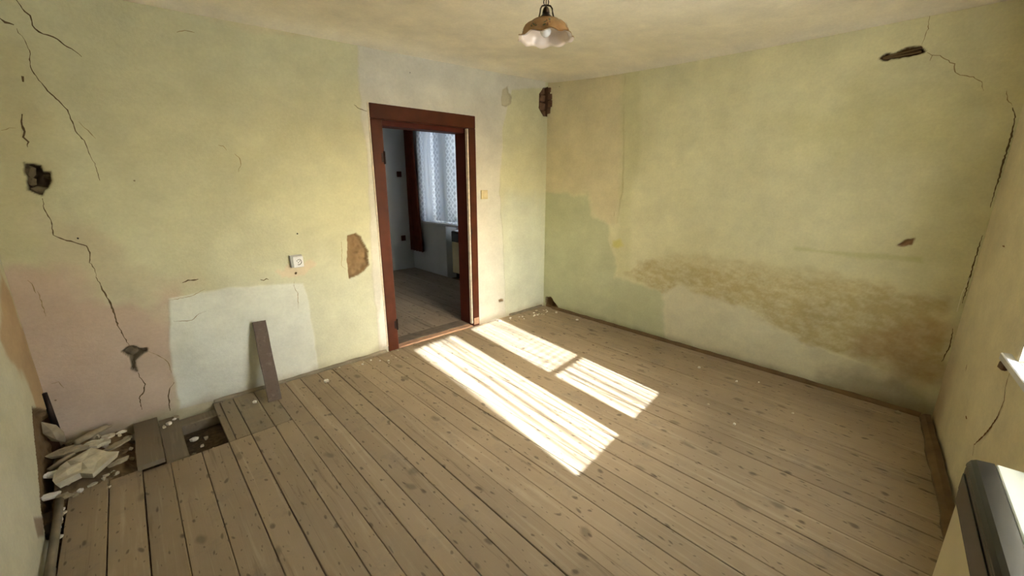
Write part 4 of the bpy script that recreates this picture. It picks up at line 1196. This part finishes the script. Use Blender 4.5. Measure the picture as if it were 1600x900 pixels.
crumbs([(2.98, 2.5), (3.30, 1.42), (3.25, 1.22), (3.36, 1.10), (3.22, 0.92), (3.33, 0.80), (2.72, 0.93), (2.60, 0.72), (3.02, 0.50)], 'small pale crumb lying singly on the open boards near the long green wall', 'single crumbs on the open floor', 0.8, 1.5)
crumbs([(3.53, 0.03)], 'largest pale crumb on the floor in the corner by the window wall', None, 2.0, 2.0)
crumbs(scatter(16, -0.53, -0.46, 2.15, 2.62, lambda x, y: x > xd(y) + .03), 'small plaster crumb along the foot of the left wall', 'crumbs along the left wall', 0.8, 1.9)
crumbs(scatter(18, -0.50, -0.22, 2.66, 3.24), 'small plaster crumb lying on the rubble heap', 'crumbs on the rubble', 0.7, 1.7)
for i, (x, y, s) in enumerate([(0.07, 3.05, 2.6), (0.13, 3.02, 1.8), (0.05, 2.88, 1.2), (0.10, 2.94, 1.4), (0.15, 2.86, 1.2), (0.04, 2.80, 1.8), (0.12, 2.80, 2.0)]):
    o = bpy.data.objects.new('plaster_crumb', crumb_meshes[i % 6]); COL.objects.link(o)
    o.scale = (s, s * .7, s); o.rotation_euler = (0, 0, i * 1.3); o.location = (x, y, -0.105)
    tag(o, 'plaster crumb on the soil inside the open floor hole', 'plaster crumb', 'crumbs in the floor hole')
crumbs([(-0.03, 3.17), (0.0, 3.21), (-0.055, 3.14), (0.012, 3.23)], 'plaster crumb on the far end of the sunken loose floorboard', 'crumbs on the loose floorboard', 0.9, 2.2)

# thread of cobweb on the window wall corner
tp = [wall_c(0.24, 0.05, 0.98), wall_c(0.30, 0.07, 0.90), wall_c(0.37, 0.08, 0.81)]
tag(tube('cobweb_thread', tp, 0.0013, M['thread'], None, 5), 'pale straight cobweb thread in the corner by the window wall', 'cobweb')

# ------------------------------------------------------------------ the next room, seen through the door
Y2, Y3, X2 = YA + 0.205, 6.44, 3.62
H2 = 2.62
adj = []
w2 = tag(box('wall_next_back', (-0.6, Y3, -0.1), (X2 + 0.6, Y3 + 0.2, H2), M['wall2']), kind='structure')
w3 = tag(box('wall_next_left', (-0.8, Y2, -0.1), (-0.6, Y3 + 0.2, H2), M['wall2']), kind='structure')
WY0, WY1, WZ0, WZ1 = 4.78, 6.06, 0.85, 2.36
bm = bmesh.new()
TH = 0.42
add_box(bm, (X2, WY1, -0.1), (X2 + TH, Y3, H2))
add_box(bm, (X2, Y2 - 0.2, -0.1), (X2 + TH, WY0 - 0.3, H2))
add_box(bm, (X2, WY0 - 0.3, WZ1), (X2 + TH, WY1, H2))
add_box(bm, (X2 + 0.20, WY0 - 0.3, -0.1), (X2 + TH, 5.41, 0.81))
add_box(bm, (X2, 5.41, -0.1), (X2 + TH, WY1, 0.81))
add_box(bm, (X2, WY0 - 0.3, WZ0), (X2 + TH, WY0, WZ1))
tag(from_bm('wall_next_right', bm, M['wall2']), kind='structure')
tag(box('ceiling_next', (-0.8, Y2 - 0.02, H2), (X2 + TH, Y3 + 0.2, H2 + 0.1), M['wall2']), kind='structure')
f2 = tag(box('floor_next', (-0.8, Y2 - 0.19, -0.12), (X2 + TH, Y3 + 0.1, -0.03), M['soil']), kind='structure')
xs = np.arange(0.9, 3.62, 0.13)
for a in xs:
    bm = bmesh.new(); add_box(bm, (a + .001, Y2 + 0.002, -0.028), (min(a + .13, X2 - .003) - .001, Y3 - 0.004, 0.0 + rb.uniform(-.001, .001)), 0.0015)
    from_bm('floorboard', bm, M['board2'], f2)
# window of the next room
w2e = tag(empty('window_2', (0, 0, 0)), kind='structure')
def w2box(n, y0, y1, z0, z1, d0=0.16, d1=0.22, mat='window_wood', bevel=0.003):
    return box(n, (X2 + d0, y0, z0), (X2 + d1, y1, z1), M[mat], w2e, bevel)
w2box('window_frame', WY0, WY1, WZ0, WZ0 + 0.07); w2box('window_frame', WY0, WY1, WZ1 - 0.07, WZ1)
w2box('window_frame', WY0, WY0 + 0.07, WZ0 + .071, WZ1 - .071); w2box('window_frame', WY1 - 0.07, WY1, WZ0 + .071, WZ1 - .071)
w2box('mullion', 5.36, 5.47, WZ0 + .071, WZ1 - .071)
w2box('pane', WY0 + .071, 5.359, WZ0 + .071, WZ1 - .071, 0.19, 0.194, 'glass', 0); w2box('pane', 5.471, WY1 - .071, WZ0 + .071, WZ1 - .071, 0.19, 0.194, 'glass', 0)
box('window_sill', (X2 - 0.02, WY0 - 0.02, 0.811), (X2 + 0.16, WY1 + 0.005, 0.848), M['sill'], w2e, 0.004)
lc = cloth('lace_curtain', M['lace'], None, 1.32, 1.50, lambda s, t, w: (X2 - 0.028 + w, 6.08 - s, 0.862 + t), 10, 0.010, 5, 140, 12)
tag(lc, 'white lace curtain across the window of the next room', 'curtain')
bc = cloth('brown_curtain', M['curtain_brown'], None, 0.27, 2.06, lambda s, t, w: (X2 - 0.085 + w, 6.37 - s * (1 + .55 * (1 - t / 2.06) ** 2), 0.34 + t), 4.5, 0.022, 9, 60, 14)
sol = bc.modifiers.new('thickness', 'SOLIDIFY'); sol.thickness = 0.004
tag(bc, 'long rust brown curtain hanging beside the lace curtain', 'curtain')
tag(tube('curtain_rail', [(X2 - 0.07, 4.70, 2.42), (X2 - 0.07, 6.42, 2.42)], 0.013, M['brass'], None, 8), 'curtain rail above the window of the next room', 'curtain rail')
h2 = make_heater((X2 + 0.195, 5.25, 0.0), R(90), 'cream gas heater in the niche below the lace curtain')
h2.location = (X2 + 0.195, 5.26, 0.0)
h2.scale = (1, 1, 1.09)
for (z, nm, lb) in ((1.60, 'light_switch', 'small brown switch on the white wall of the next room'), (0.54, 'wall_socket', 'small brown socket low on the white wall of the next room')):
    s = tag(empty(nm, (3.43, Y3, z)), lb, 'switch' if 'switch' in nm else 'socket')
    box('base_plate', (-0.04, -0.02, -0.045), (0.04, -0.001, 0.045), M['brown_dark'], s, 0.004)
    box('rocker' if 'switch' in nm else 'face_plate', (-0.024, -0.028, -0.026), (0.024, -0.0205, 0.026), M['brown_dark'], s, 0.003)

# ------------------------------------------------------------------ outdoors: ground, the neighbour's siding, a bush
gm = bmesh.new()
vs = [gm.verts.new(p) for p in ((-30, -30, -0.5), (30, -30, -0.5), (30, 30, -0.5), (-30, 30, -0.5))]
gm.faces.new(vs)
tag(from_bm('ground', gm, M['bounce_ground']), kind='structure')
nb = tag(empty('neighbour_house', (6.6, 7.0, -0.5)), 'pale house wall of horizontal siding boards outside the next room', 'building')
box('wall', (0.0, -4.0, 0.0), (0.4, 5.0, 5.0), M['facade'], nb)
for k in range(24):
    box('siding_board', (-0.03, -4.0, 0.1 + k * 0.2), (-0.001, 5.0, 0.28 + k * 0.2), M['facade'], nb, 0.006)
bu = tag(empty('bush', (4.75, 5.05, -0.5)), 'green leafy bush outside the window of the next room', 'bush')
lb_ = bmesh.new(); rl = random.Random(4)
for k in range(520):
    a = rl.uniform(0, 6.28); rr = 0.5 * math.sqrt(rl.random()); z = rl.uniform(0.6, 2.7)
    c = Vector((rr * math.cos(a) * .8, rr * math.sin(a) * .8, z)); d1 = Vector((rl.uniform(-1, 1), rl.uniform(-1, 1), rl.uniform(-.6, .6))).normalized(); d2 = d1.orthogonal().normalized()
    d2 = (Matrix.Rotation(rl.uniform(0, 6.28), 3, d1) @ d2)
    l, w = rl.uniform(.04, .07), rl.uniform(.015, .03)
    n_ = d1.cross(d2) * 0.006
    lb_.faces.new([lb_.verts.new(p) for p in (c - d1 * l, c + d2 * w + n_, c + d1 * l, c - d2 * w + n_)])
tag(from_bm('foliage', lb_, M['leaf'], bu), kind='stuff')
for k in range(5):
    a = k * 1.26
    tube('stem', [(0, 0, 0), (.1 * math.cos(a), .1 * math.sin(a), 1.2), (.25 * math.cos(a), .25 * math.sin(a), 2.5)], [.02, .014, .006], M['base_trim_brown'], bu, 6)
